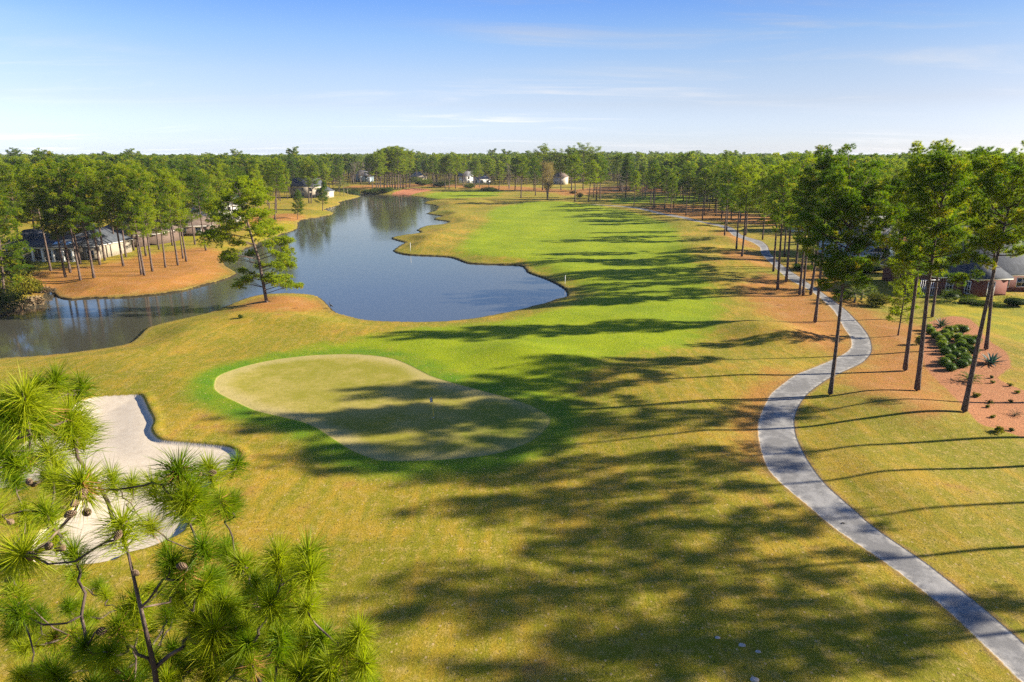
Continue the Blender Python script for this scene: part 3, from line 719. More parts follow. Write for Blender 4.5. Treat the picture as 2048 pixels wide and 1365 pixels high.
def window(par, x, y, z, w_, h_, face='y', cols=2, rows=3, parent_name='window'):
    """sash window standing proud of a wall; face y = looks to -y, x = looks to -x"""
    fr = MB(); f_ = .10
    def bx(u0, u1, v0, v1, d0, d1, mb):
        if face == 'y': mb.box(x + u0, x + u1, y - d1, y - d0, z + v0, z + v1)
        else: mb.box(x - d1, x - d0, y + u0, y + u1, z + v0, z + v1)
    bx(-w_/2 - f_, -w_/2, -f_, h_ + f_, .003, .09, fr); bx(w_/2, w_/2 + f_, -f_, h_ + f_, .003, .09, fr)
    bx(-w_/2, w_/2, -f_, 0, .003, .11, fr); bx(-w_/2, w_/2, h_, h_ + f_ * 1.6, .003, .09, fr)
    for i in range(1, cols): u = -w_/2 + w_ * i / cols; bx(u - .025, u + .025, 0, h_, .02, .06, fr)
    for i in range(1, rows): v_ = h_ * i / rows; bx(-w_/2, w_/2, v_ - .025, v_ + .025, .022, .062, fr)
    o_ = link('window', fr.mesh('window_frame', M_WHITE), par)
    g_ = MB(); bx(-w_/2, w_/2, 0, h_, .006, .014, g_); link('pane', g_.mesh('window_pane', M_GLASS), o_)
    return o_

HOUSES = []
def house(name, loc, rotz, label, vols, wmat, rmat, wins=(), cols=(), chim=None, extra=None, rad=13):
    """vols: (x0, x1, y0, y1, wall height, roof rise, gable)"""
    e = empty(name, loc, (0, 0, rotz)); tag(e, label, 'house'); HOUSES.append((loc[0], loc[1], rad))
    wl_, rf, fa = MB(), MB(), MB()
    for x0, x1, y0, y1, h_, rise, gb in vols:
        wl_.box(x0, x1, y0, y1, -.5, h_ - .02)
        hip(rf, x0, x1, y0, y1, h_ + .24, rise, .55, gb)
        o_ = .46; hh = h_ - .02
        fa.box(x0 - o_, x1 + o_, y0 - o_, y1 + o_, hh, hh + .075)        # soffit board
        for a in ((x0 - o_ - .05, x1 + o_ + .05, y0 - o_ - .05, y0 - o_), (x0 - o_ - .05, x1 + o_ + .05, y1 + o_, y1 + o_ + .05),
                  (x0 - o_ - .05, x0 - o_, y0 - o_, y1 + o_), (x1 + o_, x1 + o_ + .05, y0 - o_, y1 + o_)): fa.box(*a, hh - .1, hh + .22)
        if gb > .9:                                                       # gable infill
            if x1 - x0 >= y1 - y0: pts = lambda X: [(X, y0, h_), (X, y1, h_), (X, (y0 + y1) / 2, h_ + rise * .93)]; ends = (x0, x1)
            else: pts = lambda Y: [(x0, Y, h_), (x1, Y, h_), ((x0 + x1) / 2, Y, h_ + rise * .93)]; ends = (y0, y1)
            for q_ in ends: wl_.poly(pts(q_))
    link('wall', wl_.mesh('house_wall', wmat), e); r_ = link('roof', rf.mesh('house_roof', rmat), e); link('fascia', fa.mesh('house_fascia', M_WHITE), e)
    if chim:
        c_ = MB(); x_, y_, z0, z1 = chim; c_.box(x_ - .5, x_ + .5, y_ - .4, y_ + .4, z0, z1); c_.box(x_ - .58, x_ + .58, y_ - .48, y_ + .48, z1 + .002, z1 + .15)
        link('chimney', c_.mesh('house_chimney', M_BRICK), r_)
    for w_ in wins: window(e, *w_)
    for x_, y_, h_, s_ in cols:
        c_ = MB(); c_.box(x_ - s_, x_ + s_, y_ - s_, y_ + s_, -.3, h_); c_.box(x_ - s_ * 1.35, x_ + s_ * 1.35, y_ - s_ * 1.35, y_ + s_ * 1.35, h_ - .28, h_ - .07); c_.box(x_ - s_ * 1.3, x_ + s_ * 1.3, y_ - s_ * 1.3, y_ + s_ * 1.3, -.3, .22)
        link('column', c_.mesh('porch_column', M_WHITE), e)
    if extra: extra(e, r_)
    return e

def gpt(px, py): return ground(px, py)
# left house with the white columned porch
g = gpt(130, 527)
def porch(e, r_):
    b_ = MB(); b_.box(-9, 4.4, -3.4, .0, -.3, .12); link('porch_floor', b_.mesh('porch_floor', M_STONE), e)
    b_ = MB(); b_.box(-9.2, 4.6, -3.7, -3.3, 3.05, 3.5); link('porch_beam', b_.mesh('porch_beam', M_WHITE), e)
    b_ = MB(); V = [(-9.4, -4.0, 3.52), (4.8, -4.0, 3.52), (4.8, .3, 4.9), (-9.4, .3, 4.9)]
    b_.add(V + [(a, b, c - .15) for a, b, c in V], [(0, 1, 2), (0, 2, 3), (4, 6, 5), (4, 7, 6), (0, 4, 5), (0, 5, 1), (1, 5, 6), (1, 6, 2), (2, 6, 7), (2, 7, 3), (3, 7, 4), (3, 4, 0)])
    pr_ = link('porch_roof', b_.mesh('porch_roof', M_ROOF), e)
    for x_ in (-.5, 2.2):
        s_ = MB(); V = [(x_ - .6, -2.9, 3.95), (x_ + .6, -2.9, 3.95), (x_ + .6, -1.3, 4.47), (x_ - .6, -1.3, 4.47)]
        s_.add(V + [(a, b, c + .14) for a, b, c in V], [(4, 5, 6), (4, 6, 7), (0, 1, 5), (0, 5, 4), (1, 2, 6), (1, 6, 5), (2, 3, 7), (2, 7, 6), (3, 0, 4), (3, 4, 7)])
        link('skylight', s_.mesh('skylight', simple('skylight_glass', (.10, .20, .38), .1, .6)), pr_)
    d_ = MB(); d_.box(4.9, 8.6, -.9, -.0, -.3, 3.2); link('stone_bay', d_.mesh('stone_bay', M_STONE), e)
house('ranch_house', (g.x - 3, g.y + 6, g.z), R(-6), 'house with charcoal hip roof and a white columned porch behind the straw bank',
      [(-9, 7, 0, 14, 3.3, 5.4, 0), (-15, -8.8, -1.5, 9, 3.3, 3.4, 0)], M_STONE, M_ROOF,
      [(6.8, -.9, .5, 1.7, 1.9, 'y', 2, 2)] + [(x_, 0, .7, 1.6, 2.0, 'y', 2, 2) for x_ in (-7, -4, -1, 2.2)],
      [(x_, -3.5, 3.05, .22) for x_ in (-8.7, -6.1, -3.5, -.9, 1.7, 4.2)], None, porch)
g = gpt(285, 500)
house('ranch_house', (g.x - 10, g.y + 10, g.z), R(-4), 'low house with a brown shingled hip roof beside the columned porch house',
      [(-9, 9, 0, 13, 3.2, 4.4, 0), (1, 7, -4, 3, 3.2, 2.8, 0)], M_BROWN, M_ROOFB, [(x_, 0, .8, 1.3, 1.6, 'y', 2, 2) for x_ in (-7, -4, -1)] + [(4, -4, .8, 2.2, 1.7, 'y', 3, 2)], (), (-4, 8, 5.5, 8.6))
g = gpt(385, 478)
house('ranch_house', (g.x - 9, g.y + 8, g.z), R(8), 'brown house half hidden behind pine trunks above the straw bank',
      [(-10, 10, 0, 12, 3.0, 3.6, 0)], M_BROWN, M_ROOFB, [(x_, 0, .8, 1.6, 1.7, 'y', 2, 2) for x_ in (-7, -2.5, 2.5, 7)])
g = gpt(437, 452)
house('gabled_house', (g.x - 6, g.y + 14, g.z), R(5), 'white gabled two storey house behind the leaning shore pine',
      [(-7, 7, 0, 11, 6.2, 3.6, 1), (-11, -6.8, 1, 9, 3.4, 2.4, 0)], simple('weathered_white_siding', (.44, .43, .40), .7, .3, .08), M_ROOFG, [(x_, 0, z_, 1.1, 1.6, 'y', 2, 2) for x_ in (-4.5, 0, 4.5) for z_ in (.9, 3.9)])
g = gpt(598, 398)
house('gabled_house', (g.x, g.y + 8, g.z), R(-10), 'cream house with tall gable seen between trunks on the far left bank',
      [(-8, 8, 0, 12, 6.4, 4.6, 1), (7.8, 15, 1, 10, 3.6, 3.2, 0)], M_CREAM, M_ROOF, [(x_, 0, z_, 1.4, 1.9, 'y', 2, 2) for x_ in (-5, 0, 5) for z_ in (.9, 4.0)])
g = gpt(722, 365)
house('gabled_house', (g.x, g.y + 4, g.z), R(3), 'pale blue house with grey roof at the far end of the pond',
      [(-9, 9, 0, 12, 5.6, 4.8, 0), (1, 8, -3, 2, 5.6, 3.0, 1)], M_BLUE, M_ROOFG, [(x_, 0, z_, 1.6, 1.9, 'y', 2, 2) for x_ in (-6.5, -3) for z_ in (.8, 3.5)] + [(4.5, -3, .8, 2.2, 2.2, 'y', 2, 2), (4.5, -3, 3.6, 1.8, 1.8, 'y', 2, 2)])
g = gpt(832, 365)
house('ranch_house', (g.x, g.y + 4, g.z), R(-5), 'tan house with tan roof right of the pond end pine clump',
      [(-7, 7, 0, 11, 4.0, 5.0, 0)], M_TAN, shingle('tan_shingles', (.28, .22, .17), (.36, .30, .24)), [(x_, 0, .8, 1.6, 1.9, 'y', 2, 2) for x_ in (-4.5, 0, 4.5)])
g = gpt(945, 368)
house('gabled_house', (g.x, g.y + 6, g.z), R(6), 'grey and white house behind the far green',
      [(-12, 0, 0, 11, 6.0, 4.2, 1), (-.2, 16, 1, 11, 3.6, 3.6, 0)], M_WHITE, M_ROOFG, [(x_, 0, z_, 1.5, 1.9, 'y', 2, 2) for x_ in (-9, -3.5) for z_ in (.9, 3.8)] + [(x_, 1, .8, 1.8, 1.9, 'y', 2, 2) for x_ in (3, 8, 13)])
g = gpt(1118, 370)
house('gabled_house', (g.x, g.y + 4, g.z), R(-20), 'cream gable end right of the rusty multi stemmed tree',
      [(-5, 5, 0, 12, 6.0, 4.0, 1)], M_CREAM, M_ROOFB, [(x_, 0, 1.0, 1.5, 1.9, 'y', 2, 2) for x_ in (-2.5, 2.5)])
# brick house on the right
g = gpt(1950, 598)
def brick_extra(e, r_):
    b_ = MB()
    for k in range(9): b_.box(-15.2 + k * .42, -15.14 + k * .42, -.9, -.84, 0.1, 3.0)
    for z_ in (.1, 1.5, 2.95): b_.box(-15.2, -11.5, -.92, -.82, z_, z_ + .07)
    link('screen_porch', b_.mesh('screen_porch', M_WHITE), e)
be = house('brick_house', (g.x + 6, g.y + 5, g.z), R(8), 'red brick house with charcoal hip roof and white trim at the right edge',
      [(-11, 16, 0, 15, 3.3, 8.2, 0), (-6, 0.5, -3, 3, 3.3, 3.6, 0)], M_BRICK, M_ROOF,
      [(-8.6, 0, .8, 1.3, 1.9, 'y', 2, 2), (-2.8, -3, .4, 1.3, 2.3, 'y', 2, 4), (-6, -1.4, .5, 1.1, 2.1, 'x', 2, 3), (2.6, 0, 1.1, 2.2, 1.6, 'y', 2, 2), (6.4, 0, 1.1, 2.2, 1.6, 'y', 2, 2), (11, 0, .8, 1.6, 1.9, 'y', 2, 2)],
      (), (4, 9, 7.5, 11.0), brick_extra)
g = gpt(1765, 528)
def deck(e, r_):
    b_ = MB(); b_.box(-7, 3, -4, 0, .9, 1.05); 
    for x_ in (-6.8, -2, 2.8): b_.box(x_ - .09, x_ + .09, -3.9, -3.72, -.4, .9)
    link('deck', b_.mesh('deck', M_WHITE), e)
    for k in range(34):
        r2 = MB(); x_ = -6.9 + k * .3; r2.box(x_ - .03, x_ + .03, -3.96, -3.9, 1.052, 1.95); link('baluster', r2.mesh('baluster', M_WHITE), e)
    r2 = MB(); r2.box(-7, 3.3, -3.99, -3.87, 1.952, 2.03); link('handrail', r2.mesh('handrail', M_WHITE), e)
house('gabled_house', (g.x, g.y + 9, g.z), R(-14), 'pale blue house with white railed deck glimpsed through the right hand pines',
      [(-9, 7, 0, 12, 5.6, 4.2, 1)], M_BLUE, M_ROOFG, [(x_, 0, z_, 1.4, 1.7, 'y', 2, 2) for x_ in (-6, -1.5, 3) for z_ in (1.2, 3.6)], (), None, deck)
g = gpt(1655, 470)
house('ranch_house', (g.x, g.y + 8, g.z), R(-8), 'white house with pale grey roof far behind the row of path pines',
      [(-8, 8, 0, 11, 5.4, 4.0, 0)], M_WHITE, M_ROOFG, [(x_, 0, z_, 1.4, 1.7, 'y', 2, 2) for x_ in (-5, 0, 5) for z_ in (.9, 3.3)])

# ------------------------------------------------------------------ pines: individually placed
def pick(L): return random.choice(L)
grove = [(102, 543, 23), (131, 555, 22), (141, 546.5, 24), (161, 561.7, 23.5), (188, 557, 24), (200, 531, 23.5), (210, 522, 24.5), (161, 529, 23), (247, 533.5, 24), (252, 515, 23),
 (283, 550, 22.5), (289, 552, 23), (305, 544, 22), (292, 513, 24), (331, 536, 21), (356, 531.5, 22.5), (366, 518, 22), (373, 524, 21.5), (412, 502, 22)]
for i, (bx, by, H) in enumerate(sorted(grove)):
    tree_px(bx, by, H, MID[(2, 3, 3, 2, 5, 3)[i % 6]], 24, '%s pine trunk from the left on the orange straw bank' % ORD[i], 'pines on the straw bank', width=1.12)
for i, (bx, by, H) in enumerate([(45, 520, 23), (78, 512, 24), (232, 508, 22), (268, 502, 23), (318, 500, 21), (345, 492, 23), (390, 490, 22), (428, 482, 21), (452, 470, 22), (470, 462, 22), (492, 456, 21), (520, 450, 22), (440, 459, 18), (418, 466, 19), (462, 452, 19)]):
    tree_px(bx, by, H, MID[(3, 2, 0, 3)[i % 4]], 24, '%s pine from the left among the houses behind the straw bank' % ORD[i], 'pines among the left houses', width=1.15)
right = [  # nearest first
 (1660, 790, (1730, 283), NEAR[1], 'nearest tall pine left of the garden bed, standing on the path verge'),
 (1834, 782, (1902, 286), NEAR[0], 'tall pine with broad rounded crown just left of the boxwood bed'),
 (1928, 825, (2045, 268), NEAR[2], 'big leaning pine rising from the front edge of the straw garden bed'),
 (1810, 742, (1868, 274), NEAR[3], 'tall pine second from the path left of the boxwood bed'),
 (1864, 635, (1905, 335), NEAR[2], 'pine directly behind the grey agave at the back of the bed'),
 (1972, 700, (2012, 305), NEAR[2], 'pine standing between boxwoods and blue agave'),
 (1630, 646, (1668, 285), NEAR[3], 'straight dark pine on the straw between fairway and path bend'),
 (1555, 580, (1568, 322), MID[1], 'tall thin pine with a dark umbrella crown left of the path'),
 (1572, 565, (1598, 300), MID[5], 'pine at the left path edge behind the umbrella crowned one'),
 (1599, 590.7, (1618, 345), MID[4], 'slim pale trunk, left of a close pair beside the path'),
 (1606, 592, (1628, 360), MID[4], 'slim dark trunk, right of a close pair beside the path'),
 (1621, 591, (1665, 325), MID[0], 'leaning pine touching the left path edge near the palm thicket'),
 (1546.6, 544, (1566, 330), MID[0], 'pine on the left path edge where the path straightens'),
 (1568.5, 514, (1582, 330), MID[2], 'pine right of the path opposite the last mound'),
 (1592, 537, (1607, 318), MID[3], 'pine rising from a dark shrub right of the path'),
 (1624, 534, (1650, 330), MID[2], 'pine behind the path left of the pale blue house'),
 (1483.6, 514, (1502, 318), MID[1], 'front pine of the pair on the mound straw patch'),
 (1472.6, 499, (1488, 328), MID[0], 'rear pine of the pair on the mound straw patch'),
 (1449, 473, (1459, 322), MID[5], 'pine before the path beyond the second mound'),
 (1453, 462, (1462, 342), MID[3], 'thick trunk just behind the pine beyond the second mound'),
 (1491.6, 471, (1500, 335), MID[2], 'pine right of the path above the mound pair'),
 (1525, 480, (1538, 345), MID[3], 'pine with low boughs on the brown patch right of the path'),
 (1404.5, 440.7, (1412, 330), MID[0], 'pine at the path edge on the far straw strip'),
]
for bx, by, top, me, lab in right:
    tree_px(bx, by, top, me, 25 if me in NEAR else 24, lab, 'pines along the cart path', width=1.0 if me in NEAR else 1.2)
for bx, by, H, me, w_, lab in [(1712, 545, 24, MID[2], 1.3, 'broad pine behind the fan palm thicket'), (1792, 556, 23, MID[3], 1.3, 'broad pine behind the young bright green pine'), (1846, 572, 23.5, MID[5], 1.2, 'pine left of the brick house corner'), (1668, 520, 24, MID[2], 1.3, 'broad pine left of the pale blue house'), (1740, 500, 25, MID[0], 1.3, 'tall pine beside the pale blue house'), (1860, 515, 25, MID[3], 1.3, 'tall pine behind the brick house, left of its roof')]:
    tree_px(bx, by, H, me, 24, lab, 'pines among the right houses', width=w_)
tree_px(1796, 672, (1822, 495), FULL[1], 16, 'young bright green pine right of the path bend', 'pines along the cart path', width=.8)
farrow = [(1268, 413, 339), (1284, 400, 327), (1251, 397, 305), (1300, 408, 335), (1302, 411, 330), (1306, 420, 322), (1309, 416.5, 328), (1329, 419, 330), (1334, 407, 335), (1341, 427, 345),
 (1347, 416, 330), (1351.5, 403, 335), (1372, 432, 322), (1385.5, 424.5, 345), (1408, 431, 335), (1418, 421.6, 330), (1429.5, 425, 325), (1431.6, 433, 340), (1443, 437, 315), (1446, 428, 299), (1462, 440, 320), (1480, 446, 312)]
for i, (bx, by, ty) in enumerate(sorted(farrow)):
    tree_px(bx, by, (bx + (bx - 1024) * .02, ty), pick(MID), 24, '%s pine from the left in the far row along the straw strip' % ORD[i], 'pines of the far row', width=1.2)
midfar = [(1042, 397, (1043, 305), 'tall dark pine right of the far sand'), (1071, 391.6, (1069, 314), 'pine left of the rusty multi stemmed tree'),
 (1150, 405, (1149, 304), 'lone tall pine behind the fairway end left of a small bush'), (1176.5, 405, (1189, 318), 'leaning pale trunk behind the fairway end'),
 (1187, 395, (1190, 325), 'thin pine between the leaning trunk and the thick pair'), (1192.6, 402.6, (1195, 306), 'taller pine of the pair right of the leaning trunk'),
 (1200, 399, (1203, 314), 'shorter bushy pine of the pair right of the leaning trunk'), (1240, 382, (1240, 305), 'pine with pale double trunk on the far brown slope'),
 (1236, 375, (1233, 308), 'pine behind the double trunk on the far slope'), (1250.5, 397, (1258, 318), 'thin straight trunk in front of the far slope'),
 (1273, 380, (1272, 337), 'oval low pine on the far slope'),
 (867, 375, (866, 312), 'pine beside the tan house at the pond end'), (890.6, 379, (889, 312), 'left of three close pines behind the far green'), (898, 379, (899, 305), 'middle of three close pines behind the far green'),
 (911, 377.7, (915, 308), 'right of three close pines behind the far green'), (926.5, 374, (926, 312), 'slender pine before the grey and white house'), (949, 376, (949, 314), 'pine centred before the grey and white house'),
 (959, 375, (958, 325), 'short pine before the grey and white house'), (978, 379, (977, 314), 'thick dark pine at the right end of the grey and white house'), (997.6, 380, (1002, 321), 'pine with round head left of the bare grey trees'), (1030, 381, (1030, 312), 'pine behind the bare grey trees')]
for bx, by, top, lab in midfar: tree_px(bx, by, top, MID[(2, 3, 0, 2)[int(bx) % 4]], 24, lab, 'pines behind the far green', width=1.5)
for bx, by, top, lab in [(1068, 382, (1066, 300), 'tall pine behind the rusty multi stemmed tree, left side'), (1085, 381, (1087, 286), 'tallest pine above the rusty multi stemmed tree'), (1122, 381, (1120, 296), 'tall pine behind the rusty multi stemmed tree, right side'), (1143, 381, (1143, 290), 'left of the three tall pines above the far fairway end'), (1166, 380, (1167, 284), 'middle and tallest of the three tall pines above the far fairway end'), (1190, 382, (1191, 292), 'right of the three tall pines above the far fairway end')]:
    tree_px(bx, by, top, MID[0 if bx % 2 else 5], 24, lab, 'tall pines above the far fairway end', width=1.45)
clump = [(753, 383, 302), (761, 382, 296), (774, 380, 291), (784.5, 379, 294), (796, 380, 291), (806, 378, 298), (819.6, 376, 297)]
for i, (bx, by, ty) in enumerate(clump):
    tree_px(bx, by, (bx, ty), MID[(2, 3, 2, 0, 3, 2, 0)[i]], 24, '%s pine from the left in the dense clump at the pond end' % ORD[i], 'pine clump at the pond end', width=1.5)
for i, (bx, by, ty) in enumerate([(745, 381, 306), (757, 381, 301), (768, 379, 294), (780, 378, 292), (790, 378, 290), (801, 377, 293), (812, 376, 298)]):
    tree_px(bx, by, (bx, ty), MID[2 + i % 2], 24, '%s pine from the left in the rear row of the pond end clump' % ORD[i], 'pine clump at the pond end', width=1.5)
lbank = [(550, 441, (556, 312), MID[2], 'tall pine on the far left bank straw'), (553, 426, (552, 325), MID[0], 'pine just behind the tall one on the far left bank'),
 (618, 407, (613, 312), MID[2], 'left of twin pines beside the cream gable house'), (622, 407, (628, 322), MID[3], 'right of twin pines beside the cream gable house'),
 (588, 392, (586, 330), MID[4], 'bare stemmed pine in front of the cream gable house'), (539, 422, (533, 320), MID[3], 'pine left of the tall far left bank one'), (678, 385, (676, 330), MID[2], 'pine behind the palmettos at the pond corner'), (655, 392, (650, 330), MID[2], 'pine left of the palmettos at the pond corner')]
for bx, by, top, me, lab in lbank: tree_px(bx, by, top, me, 24, lab, 'pines on the far left bank', width=1.35)
tree_px(645, 422, (648, 360), FULL[0], 16, 'small full conical pine at the water edge of the far left bank', 'pines on the far left bank', width=1.25)
tree_px(595, 439, (597, 378), FULL[1], 16, 'young twin stemmed pine on the far left bank spit', 'pines on the far left bank', width=1.05)
tree_px(10, 612, (-12, 378), FULL[1], 16, 'full bushy pine crowding the left frame edge by the inlet', 'pines by the inlet', width=1.0)
tree_px(-75, 600, (-100, 330), FULL[0], 16, 'pine beyond the left frame edge by the inlet', 'pines by the inlet', width=1.0)
# pines right of the frame whose shadows cross the grass
for i, (X, Y, H, me) in enumerate([(47.5, 40.2, 24, MID[5]), (52.5, 56.5, 26, MID[0]), (50, 51.2, 24, MID[4]), (54, 46.2, 23, MID[4]), (57, 36.5, 24, MID[0]), (47, 33.2, 22, MID[1]), (60, 66, 26, MID[0]), (59, 28, 24, MID[4])]):
    put_tree(me, 25, Vector((X, Y, hz(X, Y) - .05)), H, i * 1.7, 'tall pine right of the cart path just outside the frame', group='pines right of the frame', lean=(random.uniform(0, 1), 0))

# the leaning shore pine, built to its own outline
g = ground(533, 605)
def onplane(px, py, dy=0.0):
    d = ray(px, py); k = (g.y + dy) / d[1]; return np.array((d[0] * k - g.x, dy, CAM_H + d[2] * k - g.z))
rng = np.random.default_rng(5); tr, cr = MB(), MB()
z8 = lambda x_, y_: (420 + x_ * .2198, 340 + y_ * .2198)
tp = [onplane(*z8(*q_)) for q_ in [(515, 1205), (490, 1060), (465, 930), (440, 800), (400, 680), (370, 580), (335, 460), (290, 330), (265, 200), (215, 130)]]
tp = [np.array((0, 0, -.3))] + tp
tr.tube(tp, [.36, .30, .27, .25, .23, .21, .19, .16, .13, .09, .05], 9)
TP = np.array(tp)
blobs = [(240, 120, 95), (330, 150, 105), (170, 200, 75), (400, 200, 95), (100, 280, 80), (490, 250, 85), (520, 400, 60), (120, 420, 110), (50, 350, 80), (400, 400, 95), (300, 390, 100),
 (470, 510, 120), (190, 520, 110), (80, 620, 110), (30, 560, 90), (300, 650, 70), (600, 560, 70), (600, 670, 100), (690, 650, 60), (700, 760, 75), (500, 570, 90), (230, 770, 100), (330, 780, 60), (150, 800, 55), (640, 740, 60),
 (680, 850, 90), (750, 860, 50), (600, 860, 60), (560, 990, 100), (650, 1010, 90), (730, 1045, 60), (785, 1070, 28), (380, 980, 80), (300, 1030, 80), (420, 900, 60), (260, 930, 50), (260, 300, 70), (340, 270, 70), (440, 310, 70)]
for bx, by, rpx in blobs:
    for rep in range(3 if rpx > 75 else 2):
        dy = rng.uniform(-3.2, 3.2) * (.4 + rpx / 150)
        c_ = onplane(*z8(bx, by), 0); c_[1] = dy
        zt = np.clip(c_[2] - .35 * abs(c_[0] - np.interp(c_[2], TP[:, 2], TP[:, 0])) * .5 - .2, 1.5, TP[-1][2]); st = np.array((np.interp(zt, TP[:, 2], TP[:, 0]), 0, zt))
        md = (st + c_) / 2 + (0, 0, .25); tr.tube([st, md, c_], [.06, .04, .012], 4)
        rm = rpx * .2198 / (F / g.y) * .62
        n_ = max(7, int(rm * rm * 10)); cs_ = [c_ + rng.normal(0, 1, 3) * rm * np.array((.55, .55, .34)) for _ in range(n_)]
        for q_ in cs_[:6]: tr.tube([c_ - (0, 0, .1), q_], [.016, .006], 3, cap=False)
        clump_foliage(cr, cs_, rng.uniform(.55, .8, n_), rng, 12, 16, .36, .055, .5)
e = empty('pine_tree', g); tag(e, 'lone leaning pine with tiered boughs on the point by the pond', 'pine')
link('trunk', tr.mesh('leaning_trunk', M_BARK, True), e); link('crown', cr.mesh('leaning_crown', M_NEEDLE), e); PLACED.append((g.x, g.y))

# hardwoods
BARE = [make_bare(51), make_bare(52, 16, 4.0, None, 0, 240, 2), make_bare(53, 17, 5.2, M_RUST, .55, 300, 5)]
tree_px(1095, 400, (1095, 320), BARE[2], 17, 'rusty brown multi stemmed tree at the end of the fairway', None, 'hardwood_tree', 'hardwood', 1.15)
for i, (bx, by, ty, lab) in enumerate([(1018, 379, 325, 'left of two bare grey trees behind the far sand'), (1030, 378, 330, 'right of two bare grey trees behind the far sand'),
        (706, 370, 322, 'left bare pale tree before the blue house'), (722, 369, 320, 'middle bare pale tree before the blue house'), (738, 370, 324, 'right bare pale tree before the blue house'),
        (1290, 396, 328, 'brownish bare tree at the left end of the far row'), (1245, 385, 345, 'pale bare tree on the far slope'), (1988, 520, 330, 'bare brown tree between the two tallest right hand pines'), (930, 372, 335, 'bare grey tree left of the grey and white house')]):
    tree_px(bx, by, (bx, ty), BARE[i % 2], 16, lab, 'bare winter trees', 'hardwood_tree', 'hardwood', 1.0)

# ------------------------------------------------------------------ woods: nearest trees as individuals, the rest as one mass
zones = [('pine in the dense woods behind the left bank houses', 'woods behind the left bank', 9.0,
          [(-260, 470), (-40, 452), (60, 444), (230, 442), (330, 440), (420, 436), (500, 428), (540, 412), (600, 394), (640, 384), (690, 375), (690, 361), (-260, 361)]),
         ('pine in the woods beyond the far end of the pond', 'woods beyond the pond', 12.0, [(690, 373), (740, 369), (850, 369), (1000, 371), (1100, 371), (1200, 366), (1290, 368), (1290, 350), (690, 350)]),
         ('pine in the woods behind the cart path row', 'woods behind the path', 10.0, [(1300, 396), (1400, 408), (1480, 428), (1560, 442), (1640, 462), (1760, 480), (1900, 500), (2250, 560), (2250, 352), (1300, 352)]),
         ('pine in the woods left of the inlet', 'woods left of the inlet', 8.0, [(-300, 640), (-60, 600), (-30, 520), (30, 505), (-260, 505)])]
wild = []
rng = np.random.default_rng(99)
PA = np.array(PLACED)
for zi, (lab, grp, sp_, zpx) in enumerate(zones):
    poly = atl(zpx); lo, hi = poly.min(0), poly.max(0)
    gx, gy = np.meshgrid(np.arange(lo[0], hi[0], sp_), np.arange(lo[1], hi[1], sp_))
    q_ = np.stack([gx.ravel(), gy.ravel()], 1) + rng.uniform(-.45, .45, (gx.size, 2)) * sp_
    q_ = q_[inside(q_, poly)]
    ok = np.ones(len(q_), bool)
    for hx, hy, hr in HOUSES:
        dv = q_ - (hx, hy); ok &= (np.hypot(dv[:, 0], dv[:, 1]) > hr + 1) & ~((np.abs(dv[:, 0] - hx * -.06) < hr * .9) & (dv[:, 1] < 0) & (dv[:, 1] > -26) & (rng.random(len(q_)) < (.35 if zi == 0 else .8)))
    ok &= np.array([np.hypot(*(PA - p_).T).min() > 4.0 for p_ in q_]) if len(q_) else ok
    ok &= sdf(q_, G['lawn0'], 3) > 1.5; ok &= sdf(q_, G['shore'], 6) > 3
    for p_ in q_[ok]: wild.append((math.hypot(*p_), p_[0], p_[1], zi))
wild.sort()
used_pines = sum(1 for o_ in bpy.data.objects if o_.name.startswith('pine_tree'))
inframe = lambda X, Y: abs(X / (Y * CP + CAM_H * SP)) < 1024 / F * 1.04
near_w = [w_ for w_ in wild if inframe(w_[1], w_[2])][:max(0, 296 - used_pines)]
nset = {(w_[1], w_[2]) for w_ in near_w}
for d_, X, Y, zi in near_w:
    me = pick(MID) if d_ < 330 else pick(FAR)
    put_tree(me, 24, Vector((X, Y, hz(X, Y) - .05)), (random.uniform(15, 20) if zi == 1 else random.choice((random.uniform(16.5, 21), random.uniform(20, 24.4)))), random.uniform(0, 6.28), zones[zi][0], group=zones[zi][1], lean=(random.uniform(-.6, .6), random.uniform(-.6, .6)), width=random.uniform(.85, 1.25))
pts = [(X, Y) for d_, X, Y, zi in wild if (X, Y) not in nset]
def ring(r0, r1, sp_, a0=-52, a1=52):
    out = []; r = r0
    while r < r1:
        n_ = int(r * R(a1 - a0) / sp_); a = np.radians(a0 + (a1 - a0) * (np.arange(n_) + rng.uniform(0, 1, n_)) / n_); rj = r + rng.uniform(-.5, .5, n_) * sp_
        out += list(zip(np.sin(a) * rj, np.cos(a) * rj)); r += sp_ * (.9 if sp_ < 20 else 1.1)
    return out
far = np.array(ring(690, 1300, 13) + ring(1300, 3600, 30))
keep = np.ones(len(far), bool)
zall = [atl(z_[3]) for z_ in zones]
for p_ in zall: keep &= ~inside(far, p_)
for hx, hy, hr in HOUSES: keep &= np.hypot(far[:, 0] - hx, far[:, 1] - hy) > hr + 2
pts = np.array(pts + [tuple(p_) for p_ in far[keep]])
